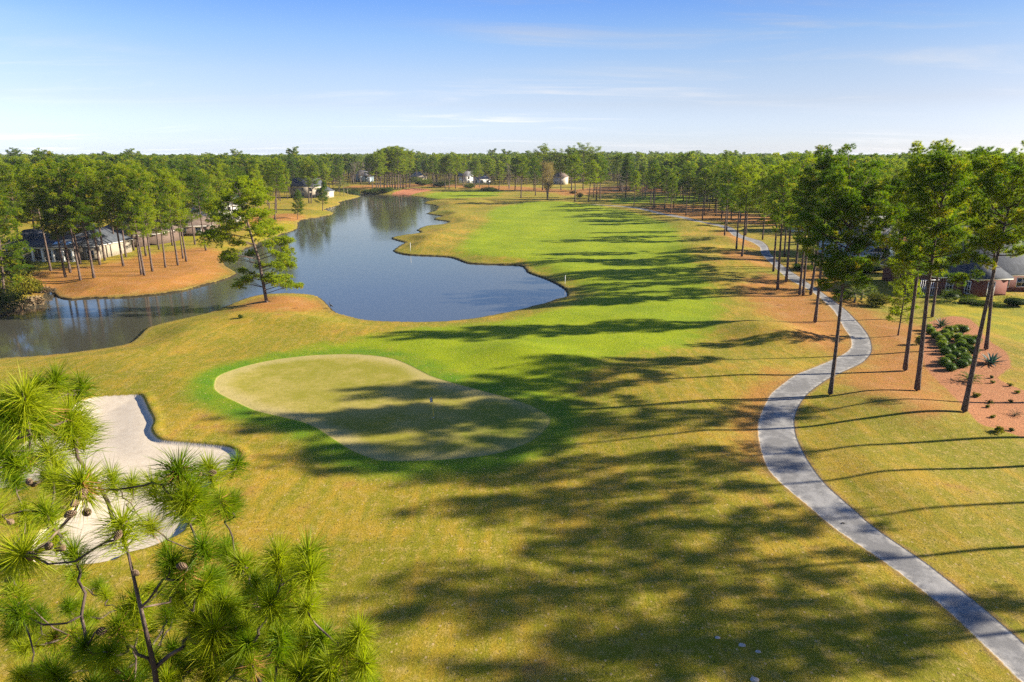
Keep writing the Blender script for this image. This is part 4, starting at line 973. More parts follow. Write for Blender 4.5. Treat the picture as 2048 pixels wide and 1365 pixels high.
# every mesh needs a source object: make sure each FAR pine stands somewhere
for i, me in enumerate(FAR):
    if me[1].name not in SRC:
        X, Y = pts[-1 - i]; put_tree(me, 24, Vector((X, Y, 0)), 22, 0, 'distant pine on the horizon', group='pines on the horizon')
Zp = np.array([hz(*p_) - .1 for p_ in pts])
me = bpy.data.meshes.new('distant_woods'); me.from_pydata([(a, b, c) for (a, b), c in zip(pts, Zp)], [], [])
n_ = len(pts); emer = np.where(rng.random(n_) < .05, rng.uniform(1.06, 1.2, n_), 1.0); dist = np.hypot(pts[:, 0], pts[:, 1])
for nm, v_ in (('hs', rng.uniform(.64, .94, n_) * emer * np.where(dist > 900, 1.0 + .16 * np.sin(pts[:, 0] * .006 + 1) * np.sin(dist * .002), 1)), ('rz', rng.uniform(0, 6.28, n_)), ('vr', rng.integers(0, len(FAR), n_).astype(float))):
    at_ = me.attributes.new(nm, 'FLOAT', 'POINT'); at_.data.foreach_set('value', np.asarray(v_, np.float32))
wo_ = link('distant_woods', me, kind='stuff')
wo_['label'] = 'unbroken pine woods running to the horizon'
ng = bpy.data.node_groups.new('distant_woods', 'GeometryNodeTree')
ng.interface.new_socket('Geometry', in_out='INPUT', socket_type='NodeSocketGeometry'); ng.interface.new_socket('Geometry', in_out='OUTPUT', socket_type='NodeSocketGeometry')
gi = ng.nodes.new('NodeGroupInput'); go = ng.nodes.new('NodeGroupOutput'); jn_ = ng.nodes.new('GeometryNodeJoinGeometry'); ng.links.new(jn_.outputs[0], go.inputs[0])
def named(nm):
    n_ = ng.nodes.new('GeometryNodeInputNamedAttribute'); n_.data_type = 'FLOAT'; n_.inputs['Name'].default_value = nm; return n_.outputs['Attribute']
vr, hs, rz = named('vr'), named('hs'), named('rz')
cr_ = ng.nodes.new('ShaderNodeCombineXYZ'); ng.links.new(rz, cr_.inputs[2])
mw = ng.nodes.new('ShaderNodeMath'); mw.operation = 'MULTIPLY'; ng.links.new(hs, mw.inputs[0]); mw.inputs[1].default_value = 1.25
cs_ = ng.nodes.new('ShaderNodeCombineXYZ'); ng.links.new(mw.outputs[0], cs_.inputs[0]); ng.links.new(mw.outputs[0], cs_.inputs[1]); ng.links.new(hs, cs_.inputs[2])
for k, m_ in enumerate(FAR):
    cmp = ng.nodes.new('FunctionNodeCompare'); cmp.data_type = 'FLOAT'; cmp.operation = 'EQUAL'; ng.links.new(vr, cmp.inputs['A']); cmp.inputs['B'].default_value = float(k); cmp.inputs['Epsilon'].default_value = .1
    for ob in SRC[m_[1].name]:
        oi = ng.nodes.new('GeometryNodeObjectInfo'); oi.inputs['Object'].default_value = ob; oi.inputs['As Instance'].default_value = True; oi.transform_space = 'ORIGINAL'
        ip = ng.nodes.new('GeometryNodeInstanceOnPoints'); ng.links.new(gi.outputs[0], ip.inputs['Points']); ng.links.new(cmp.outputs['Result'], ip.inputs['Selection'])
        ng.links.new(oi.outputs['Geometry'], ip.inputs['Instance']); ng.links.new(cr_.outputs[0], ip.inputs['Rotation']); ng.links.new(cs_.outputs[0], ip.inputs['Scale'])
        ng.links.new(ip.outputs[0], jn_.inputs[0])
wo_.modifiers.new('woods', 'NODES').node_group = ng

# ------------------------------------------------------------------ air
m, t, o = new_mat('haze'); pv = t.n('ShaderNodeVolumePrincipled'); pv.inputs['Color'].default_value = (.80, .88, 1.0, 1); pv.inputs['Density'].default_value = .00006; pv.inputs['Anisotropy'].default_value = .0
t.nt.links.new(pv.outputs[0], o.inputs['Volume'])
hb = MB(); hb.box(-9200, 9200, -9200, 9200, WL - 3.0, 33.0); link('haze', hb.mesh('haze', m), kind='stuff')

# ------------------------------------------------------------------ shrubs, palms, agaves
def shrub(px, py, rx, rz_, mat, label, name='shrub', cat='shrub', group=None, n=1600, size=.2, stems=True, seed=0, sx=1.0):
    rng = np.random.default_rng(seed + int(px * 3 + py)); g_ = ground(px, py); e = empty(name, g_); tag(e, label, cat, group)
    f_ = MB(); core(f_, (0, 0, rz_ * .55), (rx * .6 * sx, rx * .6, rz_ * .45))
    for _ in range(7):
        q_ = rng.normal(0, .42, 3) * (rx * sx, rx, rz_ * .6); r_ = rng.uniform(.45, .7); leafy(f_, (q_[0], q_[1], max(rz_ * .45, rz_ * .8 + q_[2])), (rx * r_, rx * r_, rz_ * r_), n // 4, rng, size, .3, rng.uniform(.25, .75), .35); link('foliage', f_.mesh('shrub_foliage', mat), e)
    if stems:
        s_ = MB()
        for k in range(4): a = k * 1.6; s_.tube([(0.05 * math.cos(a), .05 * math.sin(a), -.1), (rx * .3 * math.cos(a), rx * .3 * math.sin(a), rz_ * .7)], [.04, .02], 4)
        link('stem', s_.mesh('shrub_stem', M_GREYBARK), e)
    return e
# clipped boxwoods
box_px = [(1861.5, 668), (1872, 676), (1855, 662), (1890, 670), (1897, 665), (1907, 664), (1916, 663), (1927, 664), (1899.5, 676), (1892, 681), (1881, 685), (1886, 690), (1884, 696), (1916, 682), (1935, 683),
 (1928, 688), (1921, 692), (1922, 698), (1933, 702), (1940.5, 690), (1951, 685), (1890, 709), (1900.5, 703), (1911, 716), (1923, 710), (1899.5, 724), (1932, 721), (1930, 728), (1924, 734), (1889, 731), (1900.5, 741), (1947, 707)]
bm_ = []
for s_ in range(3):
    rng = np.random.default_rng(70 + s_); f_ = MB(); core(f_, (0, 0, .42), (.60, .60, .48), 14, 8); leafy(f_, (0, 0, .42), (.68, .68, .56), 1500, rng, .075, .5, .5, .9); bm_.append(f_.mesh('boxwood_foliage', M_BOX))
st_ = MB(); st_.tube([(0, 0, -.1), (0, 0, .3)], [.05, .04], 5); st_ = st_.mesh('boxwood_stem', M_GREYBARK)
for side, nm in ((0, 'left'), (1, 'right')):
    L_ = sorted([p_ for p_ in box_px if (p_[0] > 1909) == bool(side)], key=lambda p_: -p_[1])
    for i, (px, py) in enumerate(L_):
        e = empty('boxwood', ground(px, py), (0, 0, random.uniform(0, 6)), (random.uniform(.9, 1.12), random.uniform(.9, 1.1), random.uniform(.85, 1.1)))
        tag(e, 'clipped round boxwood, %s from the front in the %s half of the drift' % (ORD[i], nm), 'boxwood', 'clipped boxwoods on the straw bed')
        link('foliage', bm_[i % 3], e); link('stem', st_, e)

def rosette(px, py, n, L, wd, mat, label, name, cat='agave', elo=15, ehi=80, curve=.3, thick=.03, group=None, seed=0):
    rng = np.random.default_rng(seed); g_ = ground(px, py); e = empty(name, g_); tag(e, label, cat, group)
    for i in range(n):
        u = i / n; a = i * 2.399 + rng.uniform(-.15, .15); el_ = R(ehi - (ehi - elo) * u + rng.uniform(-6, 6)); l_ = L * rng.uniform(.8, 1.1) * (.75 + .3 * u)
        m_ = MB(); segs = 5; V, fs = [], []; up = np.array((0, 0, 1.)); o2 = np.array((math.cos(a), math.sin(a), 0)); sd = np.array((-o2[1], o2[0], 0)); p_ = o2 * .06 + up * .05; th = el_
        for k in range(segs + 1):
            s_ = k / segs; w_ = wd * (.75 + .9 * s_ - 1.62 * s_ * s_); w_ = max(w_, .004); nrm = -o2 * math.sin(th) + up * math.cos(th)
            V += [p_ - sd * w_ + nrm * w_ * .35, p_ - nrm * thick * (1 - s_), p_ + sd * w_ + nrm * w_ * .35]; p_ = p_ + (o2 * math.cos(th) + up * math.sin(th)) * l_ / segs; th -= curve / segs * (1 if i % 3 else 1.6)
        for k in range(segs):
            A = k * 3; B = A + 3; fs += [(A, A + 1, B + 1), (A, B + 1, B), (A + 1, A + 2, B + 2), (A + 1, B + 2, B + 1)]
        m_.add(V, fs, rng.uniform(.1, .95)); link('leaf', m_.mesh('rosette_leaf', mat, True), e)
    c_ = MB(); c_.tube([(0, 0, -.1), (0, 0, .25)], [.12, .06], 7); link('stem', c_.mesh('rosette_stem', M_GREYBARK), e)
    return e
rosette(1883, 654, 34, 1.9, .10, M_YUCCA, 'grey green spiky agave with pale dry lower leaves at the back of the bed', 'agave', seed=1, elo=2, ehi=86)
rosette(1982, 728, 30, 1.9, .15, M_AGAVE, 'large blue agave beside the big leaning pine', 'agave', seed=2, elo=5, ehi=80)
rosette(1921, 674, 22, 1.0, .08, M_YUCCA, 'small pale variegated rosette plant among the boxwoods', 'rosette_plant', 'plant', seed=3, elo=10, ehi=70)
def fern(px, py, n, L, mat, label, name, cat='plant', group=None, seed=0, arch=1.5, leaf=.22, trunk=0.0, pinn=16, lw=.03):
    """arching feather fronds, each frond its own part"""
    rng = np.random.default_rng(seed); g_ = ground(px, py); e = empty(name, g_); tag(e, label, cat, group)
    if trunk:
        t_ = MB(); t_.tube([(0, 0, -.2), (.05, 0, trunk * .5), (0, .05, trunk)], [.17, .15, .14], 8); link('trunk', t_.mesh('palm_trunk', M_GREYBARK, True), e)
    for i in range(n):
        a = i * 2.399 + rng.uniform(-.2, .2); th = R(rng.uniform(35, 85)); o2 = np.array((math.cos(a), math.sin(a), 0)); p_ = np.array((0, 0, trunk)) + o2 * .04; l_ = L * rng.uniform(.75, 1.1); pts_ = [p_.copy()]
        for k in range(8): p_ = p_ + (o2 * math.cos(th) + np.array((0, 0, math.sin(th)))) * l_ / 8; th -= arch / 8; pts_.append(p_.copy())
        m_ = MB(); pts_ = np.array(pts_); m_.tube(pts_, np.linspace(.016, .005, 9), 3, .4, False); sd = np.array((-o2[1], o2[0], 0)); B, T_ = [], []
        for s_ in np.linspace(.15, 1, pinn):
            k = s_ * 8; j = min(int(k), 7); b0 = pts_[j] + (pts_[j + 1] - pts_[j]) * (k - j); fw = unit(pts_[j + 1] - pts_[j])
            for sg in (-1, 1): B.append(b0); T_.append(b0 + unit(sd * sg + fw * .7 - (0, 0, .25)) * leaf * (1.15 - abs(s_ - .5)))
        m_.blades(np.array(B), np.array(T_), lw, rng, np.full(len(B), rng.uniform(.2, .95))); link('frond', m_.mesh('frond', mat), e)
    return e
fern(1940, 764, 26, 1.7, M_PALM, 'light green feathery palm behind the big leaning pine trunk', 'sago_palm', 'palm', seed=4, leaf=.30, lw=.045)
def fanpalm(px, py, n, L, trunk, label, seed, mat=M_PALM, group=None, cat='palm'):
    rng = np.random.default_rng(seed); g_ = ground(px, py); e = empty('fan_palm', g_); tag(e, label, cat, group)
    t_ = MB(); t_.tube([(0, 0, -.2), (.1, 0, trunk * .5), (0, .1, trunk)], [.2, .17, .16], 8); link('trunk', t_.mesh('palm_trunk', M_GREYBARK, True), e)
    for i in range(n):
        a = i * 2.399; el_ = R(80 - 110 * (i / n) + rng.uniform(-10, 10)); d = np.array((math.cos(a) * math.cos(el_), math.sin(a) * math.cos(el_), math.sin(el_))); top = np.array((0, 0, trunk)); hub = top + d * L * rng.uniform(.6, 1)
        m_ = MB(); m_.tube([top, hub], [.02, .012], 3, .4, False); sd = unit(np.cross(d, (0, 0, 1.0))); u2 = np.cross(sd, d); B, T_ = [], []
        for k in range(15): an = -1.9 + 3.8 * k / 14; v_ = d * math.cos(an) + sd * math.sin(an); B.append(hub); T_.append(hub + unit(v_ + u2 * .1 - (0, 0, .22)) * L * .62 * (1 - .2 * abs(an) / 2))
        m_.blades(np.array(B), np.array(T_), .085, rng, np.full(15, rng.uniform(.1, 1))); link('frond', m_.mesh('fan_frond', mat), e)
    return e
for i, (px, py, tr_, lab) in enumerate([(1708, 606, 1.6, 'left fan palm of the thicket right of the path'), (1722, 600, 2.1, 'middle fan palm of the thicket right of the path'), (1736, 604, 1.2, 'right fan palm of the thicket right of the path')]):
    fanpalm(px, py, 30, 1.55, tr_, lab, 20 + i, group='fan palms beside the path')
for i, (px, py, tr_, lab) in enumerate([(680, 391, 5.0, 'left palmetto at the pond corner'), (688, 391, 6.5, 'middle palmetto at the pond corner'), (695, 390.5, 4.5, 'right palmetto at the pond corner')]):
    fanpalm(px, py, 26, 2.6, tr_, lab, 30 + i, group='palmettos at the pond corner')
fern(1889, 606, 40, 2.8, M_PALM, 'pale fountain of grassy fronds before the brick house', 'pampas_grass', 'grass clump', seed=8, arch=2.3, leaf=.35, pinn=10, lw=.05)
shrub(1690, 598, 1.5, 1.1, M_LEAF, 'dark bush under the path side fan palms')
shrub(1752, 612, 2.2, 1.2, M_YEL, 'yellow green bush right of the fan palm thicket')
shrub(1672, 560, 1.8, 1.6, M_LEAF, 'round bush beside the path above the palm thicket')
shrub(1760, 520, 2.6, 2.4, M_BARE, 'pale twiggy bush left of the white railed deck', n=1500, size=.3)
shrub(1725, 545, 4.0, 1.5, M_BOX, 'long dark hedge before the pale blue house', 'hedge', 'hedge', n=2200, sx=1.8)
shrub(1600, 540, 2.4, .9, M_BOX, 'low dark shrub around a trunk right of the path')
for i, (px, py, rx, rz_, lab) in enumerate([(1902, 603, 1.5, 1.5, 'tall dark bush at the left corner of the brick house'), (1935, 607, 2.0, .8, 'clipped dark hedge under the brick bay window'), (1968, 610, 2.2, .7, 'clipped dark hedge right of the brick bay window'), (2030, 612, 2.6, 1.3, 'dark bush at the right end of the brick house')]):
    shrub(px, py, rx, rz_, M_BOX, lab, n=1500, size=.1, sx=1.3)
for i, (px, py) in enumerate([(1983, 757), (1986, 767), (2019.5, 773), (2035, 787), (1978, 807), (1974, 816), (2022, 806), (1985, 837), (2023.6, 863)]):
    shrub(px, py, .27, .22, M_BOX, '%s small dark shrub down the right part of the straw bed' % ORD[i], 'shrub', 'shrub', 'small dark shrubs of the straw bed', 160, .08, False)
shrub(1951, 795, .40, .26, M_YEL, 'yellow green tuft beside the big leaning pine', n=220, size=.13, stems=False)
shrub(1995, 864, .50, .32, M_YEL, 'yellow green tuft at the front edge of the bed', n=260, size=.13, stems=False)
fern(2030, 832, 30, .85, M_BRUSH, 'brown grassy tuft at the right of the straw bed', 'grass_clump', 'grass clump', seed=9, arch=1.2, leaf=.12, pinn=5)
shrub(1838, 690, .6, .75, M_PALM, 'light green sapling left of the boxwoods', n=350, size=.2)
shrub(482, 637, .42, .38, M_LEAF, 'small dark shrub casting a long shadow on the point', n=300, size=.13)
shrub(1160, 396, 2.2, 1.7, M_LEAF, 'small round bush behind the fairway end', n=700, size=.35)
shrub(1146, 388, 2.6, 1.2, M_RUST, 'low rusty bush behind the fairway end', n=600, size=.35)
for i, (px, py, rx, rz_, lab) in enumerate([(705, 386, 9, 3.0, 'left dark thicket at the head of the pond'), (738, 387, 9, 3.2, 'middle dark thicket at the head of the pond'), (770, 386, 7, 2.4, 'green thicket under the pond end pine clump'),
     (845, 372, 10, 4, 'dark thicket below the tan house'), (940, 377, 5, 1.6, 'dark low bush behind the far green'), (985, 383, 7, 1.8, 'wide dark bush beside the far sand'), (880, 374, 9, 3, 'dark thicket between tan house and far green')]):
    shrub(px, py, rx, rz_, M_LEAF, lab, 'thicket', 'bush', n=1400, size=.55, stems=False)
# inlet bank on the left: leafy bush and dead brush
for i, (px, py, rx, rz_, mt, lab) in enumerate([(62, 588, 3.2, 2.2, M_YEL, 'yellow green bush overhanging the inlet'), (18, 607, 3.4, 2.6, M_YEL, 'lower yellow bush at the left water edge'), (40, 560, 3.5, 3.2, M_LEAF, 'tall green bush behind the inlet'), (-20, 632, 3.5, 2.6, M_LEAF, 'bush at the left frame edge over the water')]):
    shrub(px, py, rx, rz_, mt, lab, n=1800, size=.34)
rng = np.random.default_rng(77)
for k, (px, py, lab) in enumerate([(88, 585, 'upper heap of dead brush on the inlet bank'), (70, 606, 'lower heap of dead brush by the water'), (35, 617, 'pale dead branches lying at the left water edge')]):
    g_ = ground(px, py); e = empty('dead_brush', g_); tag(e, lab, 'brush', 'dead brush on the inlet bank'); m_ = MB()
    for _ in range(70):
        b0 = rng.normal(0, 1.1, 3) * (1.3, .8, .15) + (0, 0, .3); d = unit(rng.normal(0, 1, 3) * (1, .8, .5)); l_ = rng.uniform(.6, 2.2); m_.tube([b0, b0 + d * l_ * .5 + (0, 0, .15), b0 + d * l_], [.03, .02, .008], 3, rng.uniform(0, 1), False)
    link('branch', m_.mesh('brush_branches', M_BRUSH), e, 'stuff')
    m_ = MB(); leafy(m_, (0, 0, .3), (1.9, 1.2, .7), 900, rng, .4, .3, .5, .2); link('twig', m_.mesh('brush_twigs', M_BRUSH), e, 'stuff')
# a scatter of fallen branches on the point
for px, py, lab in ((590, 618, 'small pale branch lying on the point straw'), (1560, 612, 'thin fallen branch on the straw left of the path')):
    g_ = ground(px, py); e = empty('fallen_branch', (g_.x, g_.y, g_.z + .05)); tag(e, lab, 'branch'); m_ = MB(); m_.tube([(-.6, 0, 0), (0, .1, .06), (.7, .0, .0)], [.03, .03, .01], 5); m_.tube([(0, .1, .06), (.3, .4, .1)], [.02, .008], 4); link('branch', m_.mesh('fallen_branch', M_BRUSH), e)

# ------------------------------------------------------------------ flag, poles, heron, bits
M_YELLOW = simple('yellow_paint', (.60, .46, .06), .5, .4, .05); M_BLACK = simple('black_cloth', (.02, .02, .022), .8, .2, .1)
M_FLAGW = simple('white_cloth', (.72, .72, .72), .8, .2, .05)
g = ground(867, 836); e = empty('flagstick', g); tag(e, 'yellow flagstick with black and white checked flag on the putting green', 'flag')
m_ = MB(); m_.tube([(0, 0, -.1), (-.02, 0, 2.2)], [.030, .024], 8); link('pole', m_.mesh('flag_pole', M_YELLOW, True), e)
fw, fb = MB(), MB()
for r_ in range(5):
    for c_ in range(3):
        def fp(i, j):  # limp flag hanging from the top of the stick
            u, v_ = i / 3, j / 5; return (-.03 - u * .30 * (1 - .25 * v_), .05 * math.sin(u * 7 + v_ * 3), 2.16 - v_ * .50 - u * u * .12)
        q_ = [fp(c_, r_), fp(c_ + 1, r_), fp(c_ + 1, r_ + 1), fp(c_, r_ + 1)]; V = q_ + [(a, b + .006, c) for a, b, c in q_]
        ((fw, fb)[(r_ + c_) % 2]).add(V, [(0, 1, 2), (0, 2, 3), (4, 6, 5), (4, 7, 6), (0, 4, 5), (0, 5, 1), (2, 6, 7), (2, 7, 3), (1, 5, 6), (1, 6, 2), (3, 7, 4), (3, 4, 0)])
fl = link('flag', fw.mesh('flag_white', M_FLAGW), e); link('check', fb.mesh('flag_black', M_BLACK), fl)
m_ = MB(); m_.tube([(0, 0, .002), (0, 0, .012)], [.07, .07], 14); link('cup', m_.mesh('flag_cup', M_FLAGW), e)
for px, py, h_, lab in ((821, 503, 2.2, 'pale marker pole on the point of the far bank'), (1130, 569, 1.7, 'white marker pole at the right tip of the pond')):
    g = ground(px, py); e = empty('marker_pole', g); tag(e, lab, 'pole', 'marker poles at the pond'); m_ = MB(); m_.tube([(0, 0, -.2), (0.02, 0, h_)], [.05, .045], 8); link('pole', m_.mesh('marker_pole', M_WHITE, True), e)
    m_ = MB(); m_.tube([(0.02, 0, h_ + .002), (.02, 0, h_ + .14)], [.075, .06], 8); link('cap', m_.mesh('marker_cap', M_WHITE, True), e)

def skin(name, verts, edges, radii, mat, parent, sub=1):
    me = bpy.data.meshes.new(name); me.from_pydata(verts, edges, []); o_ = link(name, me, parent); me.materials.append(mat)
    o_.modifiers.new('skin', 'SKIN'); sv = me.skin_vertices[0].data
    for i, r_ in enumerate(radii): sv[i].radius = (r_, r_)
    sv[0].use_root = True
    s_ = o_.modifiers.new('sub', 'SUBSURF'); s_.levels = s_.render_levels = sub
    return o_
M_HERON = simple('heron_plumage', (.055, .065, .078), .8, .2, .3, 12); M_BILL = simple('heron_bill', (.35, .25, .08), .6, .3)
g = ground(660, 617); e = empty('heron', (g.x + .15, g.y, max(g.z, WL) - .02), (0, 0, R(160))); tag(e, 'dark heron standing at the water edge of the point', 'bird')
skin('body', [(0, 0, .62), (-.22, 0, .52), (-.42, 0, .40), (-.55, 0, .30), (.14, 0, .74), (.22, 0, .88), (.15, 0, 1.0), (.17, 0, 1.12), (.27, 0, 1.16), (.05, .07, .50), (.05, .07, .25), (.05, .07, .02), (.05, -.07, .50), (.05, -.07, .25), (.05, -.07, .02)],
     [(0, 1), (1, 2), (2, 3), (0, 4), (4, 5), (5, 6), (6, 7), (7, 8), (0, 9), (9, 10), (10, 11), (0, 12), (12, 13), (13, 14)],
     [.13, .13, .08, .03, .09, .05, .04, .045, .045, .05, .018, .016, .05, .018, .016], M_HERON, e, 1)
m_ = MB(); m_.tube([(.29, 0, 1.16), (.48, 0, 1.12)], [.022, .004], 6); link('bill', m_.mesh('heron_bill', M_BILL), e)
# sandy divots and pebbles
M_MOLE = simple('sandy_soil', (.38, .34, .29), .95, .1, .25, 20)
for i, (px, py, r_, lab) in enumerate([(1435, 1276, .13, 'pale sand clod, highest of four near the lower path'), (1484, 1291, .17, 'pale sand clod, second of four near the lower path'), (1516, 1304, .13, 'pale sand clod, third of four near the lower path'), (1509, 1360, .20, 'pale sand clod, lowest of four near the lower path')]):
    g = ground(px, py); m_ = MB(); core(m_, (0, 0, .01), (r_ * 1.15, r_ * .85, r_ * .4), 10, 6); o_ = link('sand_clod', m_.mesh('sand_clod', M_MOLE, True), loc=g); tag(o_, lab, 'soil clod', 'sand clods on the rough')
g = ground(1686, 1048); m_ = MB(); m_.tube([(-.10, .05, .03), (.0, .10, .04), (.10, .02, .04), (.12, -.07, .03)], [.018, .026, .026, .015], 5); m_.tube([(-.12, .0, .03), (-.03, -.04, .03)], [.026, .02], 5)
tag(link('curled_twig', m_.mesh('curled_twig', simple('dark_bark', (.035, .028, .022), .9, .1)), loc=(g.x, g.y, g.z)), 'small dark curled twig lying on the cart path', 'twig')

# ------------------------------------------------------------------ the near pine under the camera
tuft_px = [(45, 778, 78), (18, 808, 72), (135, 818, 68), (12, 862, 52), (95, 893, 48), (55, 905, 40), (28, 952, 42), (75, 760, 60), (100, 830, 50),
 (160, 952, 66), (222, 948, 44), (262, 958, 42), (305, 958, 52), (355, 928, 66), (418, 928, 56), (345, 992, 56), (392, 1004, 54), (438, 992, 46), (240, 1032, 80), (90, 1012, 56), (48, 1018, 46), (300, 1040, 46),
 (40, 1088, 76), (145, 1092, 56), (108, 1066, 38), (32, 1152, 42), (405, 1082, 60), (350, 1122, 54), (450, 1092, 40), (330, 1092, 42), (484, 1118, 44), (555, 1102, 60), (540, 1142, 48), (580, 1165, 60), (500, 1168, 42),
 (400, 1165, 58), (445, 1192, 54), (360, 1192, 42), (272, 1195, 54), (208, 1180, 34), (80, 1218, 38), (235, 1248, 60), (160, 1255, 48), (292, 1244, 50), (390, 1232, 56), (425, 1254, 60), (345, 1292, 50), (190, 1302, 46),
 (372, 1314, 52), (455, 1304, 50), (490, 1264, 56), (540, 1195, 60), (578, 1218, 50), (602, 1242, 42), (560, 1264, 60), (610, 1278, 52), (645, 1268, 56), (692, 1284, 66), (716, 1314, 58), (660, 1324, 56), (600, 1344, 56),
 (540, 1352, 50), (722, 1356, 48), (332, 1352, 52), (250, 1342, 50), (100, 1332, 52), (40, 1342, 46), (135, 1205, 32), (655, 1356, 52), (582, 1312, 52), (500, 1324, 46), (22, 1252, 38), (470, 1230, 46), (310, 1170, 36),
 (520, 1240, 44), (440, 1145, 40), (415, 1290, 46), (280, 1300, 40), (60, 1280, 36), (130, 1290, 34), (150, 1150, 34), (560, 1390, 60), (680, 1400, 60), (420, 1390, 60), (300, 1400, 60), (170, 1380, 56), (10, 1120, 50), (-30, 1000, 60), (-30, 850, 70), (-40, 1200, 60)]
ZC = 268.0
def cam_pt(px, py, zc):
    a = (px - 1024) / F * zc; b = (682.5 - py) / F * zc
    return np.array((a, zc * CP + b * SP, CAM_H - zc * SP + b * CP))
rng = np.random.default_rng(3)
TC = [cam_pt(px, py, ZC / s_ * (1 + rng.uniform(-.06, .06))) for px, py, s_ in tuft_px]
NMAIN = len(TC)
for c_ in list(TC):
    px_, py_, _s = tuft_px[len(TC) and [k for k in range(NMAIN) if TC[k] is c_][0]]
    for _ in range(0 if (px_ < 400 and 940 < py_ < 1160) else 2): TC.append(c_ + rng.normal(0, 1, 3) * (.13, .13, .07) - (0, 0, .08))
TC = [c_ - (0, 0, .06) for c_ in TC[:285]]
trunk_top = cam_pt(252, 1088, 4.35)
base = np.array((trunk_top[0] - .1, trunk_top[1] + .25, 0.0)); base[2] = hz(base[0], base[1])
e = empty('pine_tree', base); tag(e, 'near pine top with long needle tufts and cones filling the lower left corner', 'pine')
tk = [base + (0, 0, -.3), base + (.1, -.05, 6), base + (.0, .1, 12), base + (-.1, .05, 18), np.array((trunk_top[0] - .04, trunk_top[1] + .06, trunk_top[2] - 2.2)), np.array((trunk_top[0] + .03, trunk_top[1] + .02, trunk_top[2] - 1.0)), trunk_top]
m_ = MB(); m_.tube(np.array(tk) - base, [.36, .28, .22, .10, .030, .018, .008], 10); link('trunk', m_.mesh('near_trunk', M_BARK, True), e)
# grow limbs: each tuft joins the nearest point of the tree that lies below or inside it
nodes = [np.array(tk[-1]), np.array(tk[-2]), np.array(tk[-3])] + [tk[-3] + (tk[3] - tk[-3]) * u for u in (.2, .4, .6, .8)] + [tk[-2] + (tk[-1] - tk[-2]) * .5, tk[-3] + (tk[-2] - tk[-3]) * .5]
par = [None] * len(nodes); limbs = []
axis_xy = trunk_top[:2]
for i in sorted(range(len(TC)), key=lambda i: np.linalg.norm(TC[i][:2] - axis_xy)):
    c_ = TC[i]; best = min(range(len(nodes)), key=lambda k: np.linalg.norm(nodes[k] - c_) + (.8 * max(0, nodes[k][2] - c_[2] + .10)) + (.25 * max(0, np.linalg.norm(nodes[k][:2] - axis_xy) - np.linalg.norm(c_[:2] - axis_xy)) * 3))
    s_ = nodes[best]; md = s_ + (c_ - s_) * .55 + np.array((0, 0, -.16 * np.linalg.norm(c_ - s_))) + rng.normal(0, .03, 3); q3 = s_ + (c_ - s_) * .8 + np.array((0, 0, -.12 * np.linalg.norm(c_ - s_)))
    nodes += [md, q3, c_ - (c_ - q3) * .3]; par += [best, len(nodes) - 3, len(nodes) - 2]; limbs.append((i, len(nodes) - 1, q3))
cnt = [0] * len(nodes)
for i, k, q3 in limbs:
    while k is not None: cnt[k] += 1; k = par[k]
def rootof(k):
    while par[k] is not None: k = par[k]
    return k
LM = {}
for k in range(len(nodes)):
    if par[k] is not None:
        m_ = LM.setdefault(rootof(k), MB())
        r1 = min(.0038 + .0016 * math.sqrt(cnt[k]), .015); m_.tube([nodes[par[k]] - base, (nodes[par[k]] + nodes[k]) / 2 - base + rng.normal(0, .018, 3), nodes[k] - base], [r1 * 1.1, r1 * 1.02, r1], 6, cap=False)
for i, k, q3 in limbs: LM[rootof(k)].tube([nodes[k] - base, TC[i] - base, TC[i] - base + unit(TC[i] - q3) * .05], [.007, .006, .004], 5)
for k, m_ in LM.items(): link('branch', m_.mesh('near_branch', M_BARK, True), e)
# six tuft meshes, shared
def near_tuft(seed, n=470, ln=.200, dry=0):
    rng = np.random.default_rng(seed); mb = MB()
    u = rng.uniform(0, 1, n); th = 1.62 * u ** .62; a = rng.uniform(0, 6.283, n)
    d = np.stack([np.sin(th) * np.cos(a), np.sin(th) * np.sin(a), np.cos(th)], 1); s0 = np.stack([np.zeros(n), np.zeros(n), rng.uniform(-.17, .05, n) * rng.uniform(.3, 1, n)], 1)
    L = ln * rng.uniform(.72, 1.1, n); side = unit(np.cross(d, rng.normal(size=(n, 3)))); w_ = .0016 * rng.uniform(.8, 1.25, n)
    dr = np.zeros((n, 3)); dr[:, 2] = -.30 * np.sin(th) * L * rng.uniform(.3, 1.3, n)
    P0 = s0; P1 = s0 + d * (L * .5)[:, None] + dr * .25; P2 = s0 + d * L[:, None] + dr
    V = np.stack([P0 - side * w_[:, None], P0 + side * w_[:, None], P1 - side * w_[:, None], P1 + side * w_[:, None], P2], 1).reshape(-1, 3)
    b_ = np.arange(n)[:, None] * 5; Fc = np.concatenate([b_ + (0, 1, 3), b_ + (0, 3, 2), b_ + (2, 3, 4)])
    mb.add(V, Fc, np.repeat(np.clip(rng.uniform(.1, .9, n), 0, 1), 5)); return mb.mesh('needle_tuft', M_NEEDLE_NEAR if not dry else M_DRY)
TM = [near_tuft(s_) for s_ in range(6)]; TD = near_tuft(9, 60, .15, 1)
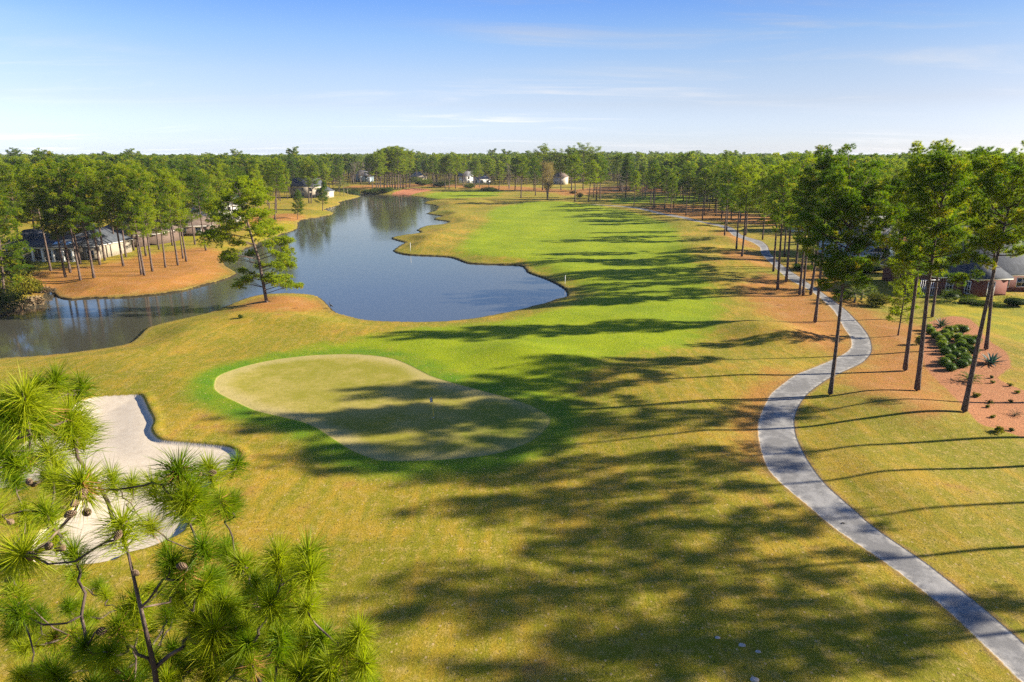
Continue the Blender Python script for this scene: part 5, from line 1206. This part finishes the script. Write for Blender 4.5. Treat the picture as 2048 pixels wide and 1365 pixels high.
for i, c_ in enumerate(TC):
    q3 = [l_[2] for l_ in limbs if l_[0] == i][0]
    ax_ = unit(unit(c_ - q3) * .6 + rng.normal(0, .28, 3) + np.array((0, -.08, .9)))
    o_ = link('needle_tuft', TM[i % 6], e, loc=Vector(c_ - base)); o_.rotation_euler = (Vector(ax_).to_track_quat('Z', 'Y').to_matrix() @ Matrix.Rotation(rng.uniform(0, 6), 3, 'Z')).to_euler(); k_ = rng.uniform(.95, 1.2) * (1 if i < NMAIN else .88); o_.scale = (k_ * rng.uniform(.72, 1.12), k_ * rng.uniform(.72, 1.12), k_ * rng.uniform(.85, 1.25))
    if i % 4 == 1:
        o_ = link('dry_needles', TD, e, loc=Vector(c_ - base - ax_ * .05)); o_.rotation_euler = Vector(-ax_ + rng.normal(0, .3, 3)).to_track_quat('Z', 'Y').to_euler()
def cone_mesh(seed):
    rng = np.random.default_rng(seed); mb = MB(); core(mb, (0, 0, .045), (.018, .018, .043), 8, 6)
    for k in range(70):
        t_ = k / 70; a = k * 2.399; r_ = .034 * math.sin(math.pi * (.12 + .82 * t_)) ** .8; z_ = .004 + .082 * t_; o2 = np.array((math.cos(a), math.sin(a), 0)); sd = np.array((-o2[1], o2[0], 0))
        tip = o2 * r_ + np.array((0, 0, z_ + .006)); b_ = o2 * .008 + np.array((0, 0, z_)); w_ = .008
        mb.add([b_ - sd * .004, b_ + sd * .004, tip + sd * w_, tip - sd * w_, tip + (0, 0, .006)], [(0, 1, 2), (0, 2, 3), (3, 2, 4), (0, 3, 4), (1, 4, 2)], rng.uniform(0, 1))
    return mb.mesh('pine_cone', M_CONE)
CM = [cone_mesh(1), cone_mesh(2)]
M_CONE.node_tree.nodes['Mix'].inputs[7].default_value = (.24, .165, .105, 1); M_CONE.node_tree.nodes['Mix'].inputs[6].default_value = (.12, .078, .048, 1)
cones = [(84, 944), (93, 951), (73, 968), (62, 970), (40, 940), (154, 986), (162, 992), (131, 1018), (142, 1012), (153, 1024), (169, 1024), (97, 1087), (109, 1100), (125, 1089), (229, 1081), (71, 1111), (15, 1041), (190, 1265), (229, 1339), (402, 944), (414, 948), (263, 1142), (8, 1165), (375, 1135), (520, 1215), (610, 1330)]
NP_ = np.array(nodes)
for i, (px, py) in enumerate(cones):
    # sit on the limb nearest to this line of sight
    d = unit(ray(px, py)); rel = NP_ - (0, 0, CAM_H); tt = rel @ d; dd = np.linalg.norm(rel - tt[:, None] * d, axis=1); k = int(np.argmin(dd)); c_ = np.array((0, 0, CAM_H)) + d * (tt[k] - .16)
    o_ = link('pine_cone', CM[i % 2], e, loc=Vector(c_ - base)); ax_ = Vector(rng.normal(0, 1, 3) * (1, 1, .6) + (0, 0, -.3)); o_.rotation_euler = ax_.to_track_quat('Z', 'Y').to_euler(); k_ = rng.uniform(.58, .80); o_.scale = (k_, k_, k_)
    tw = MB(); tw.tube([NP_[k] - base, c_ - base], [.006, .005], 4); 
    if np.linalg.norm(NP_[k] - c_) > .02: link('twig', tw.mesh('cone_twig', M_BARK), e)
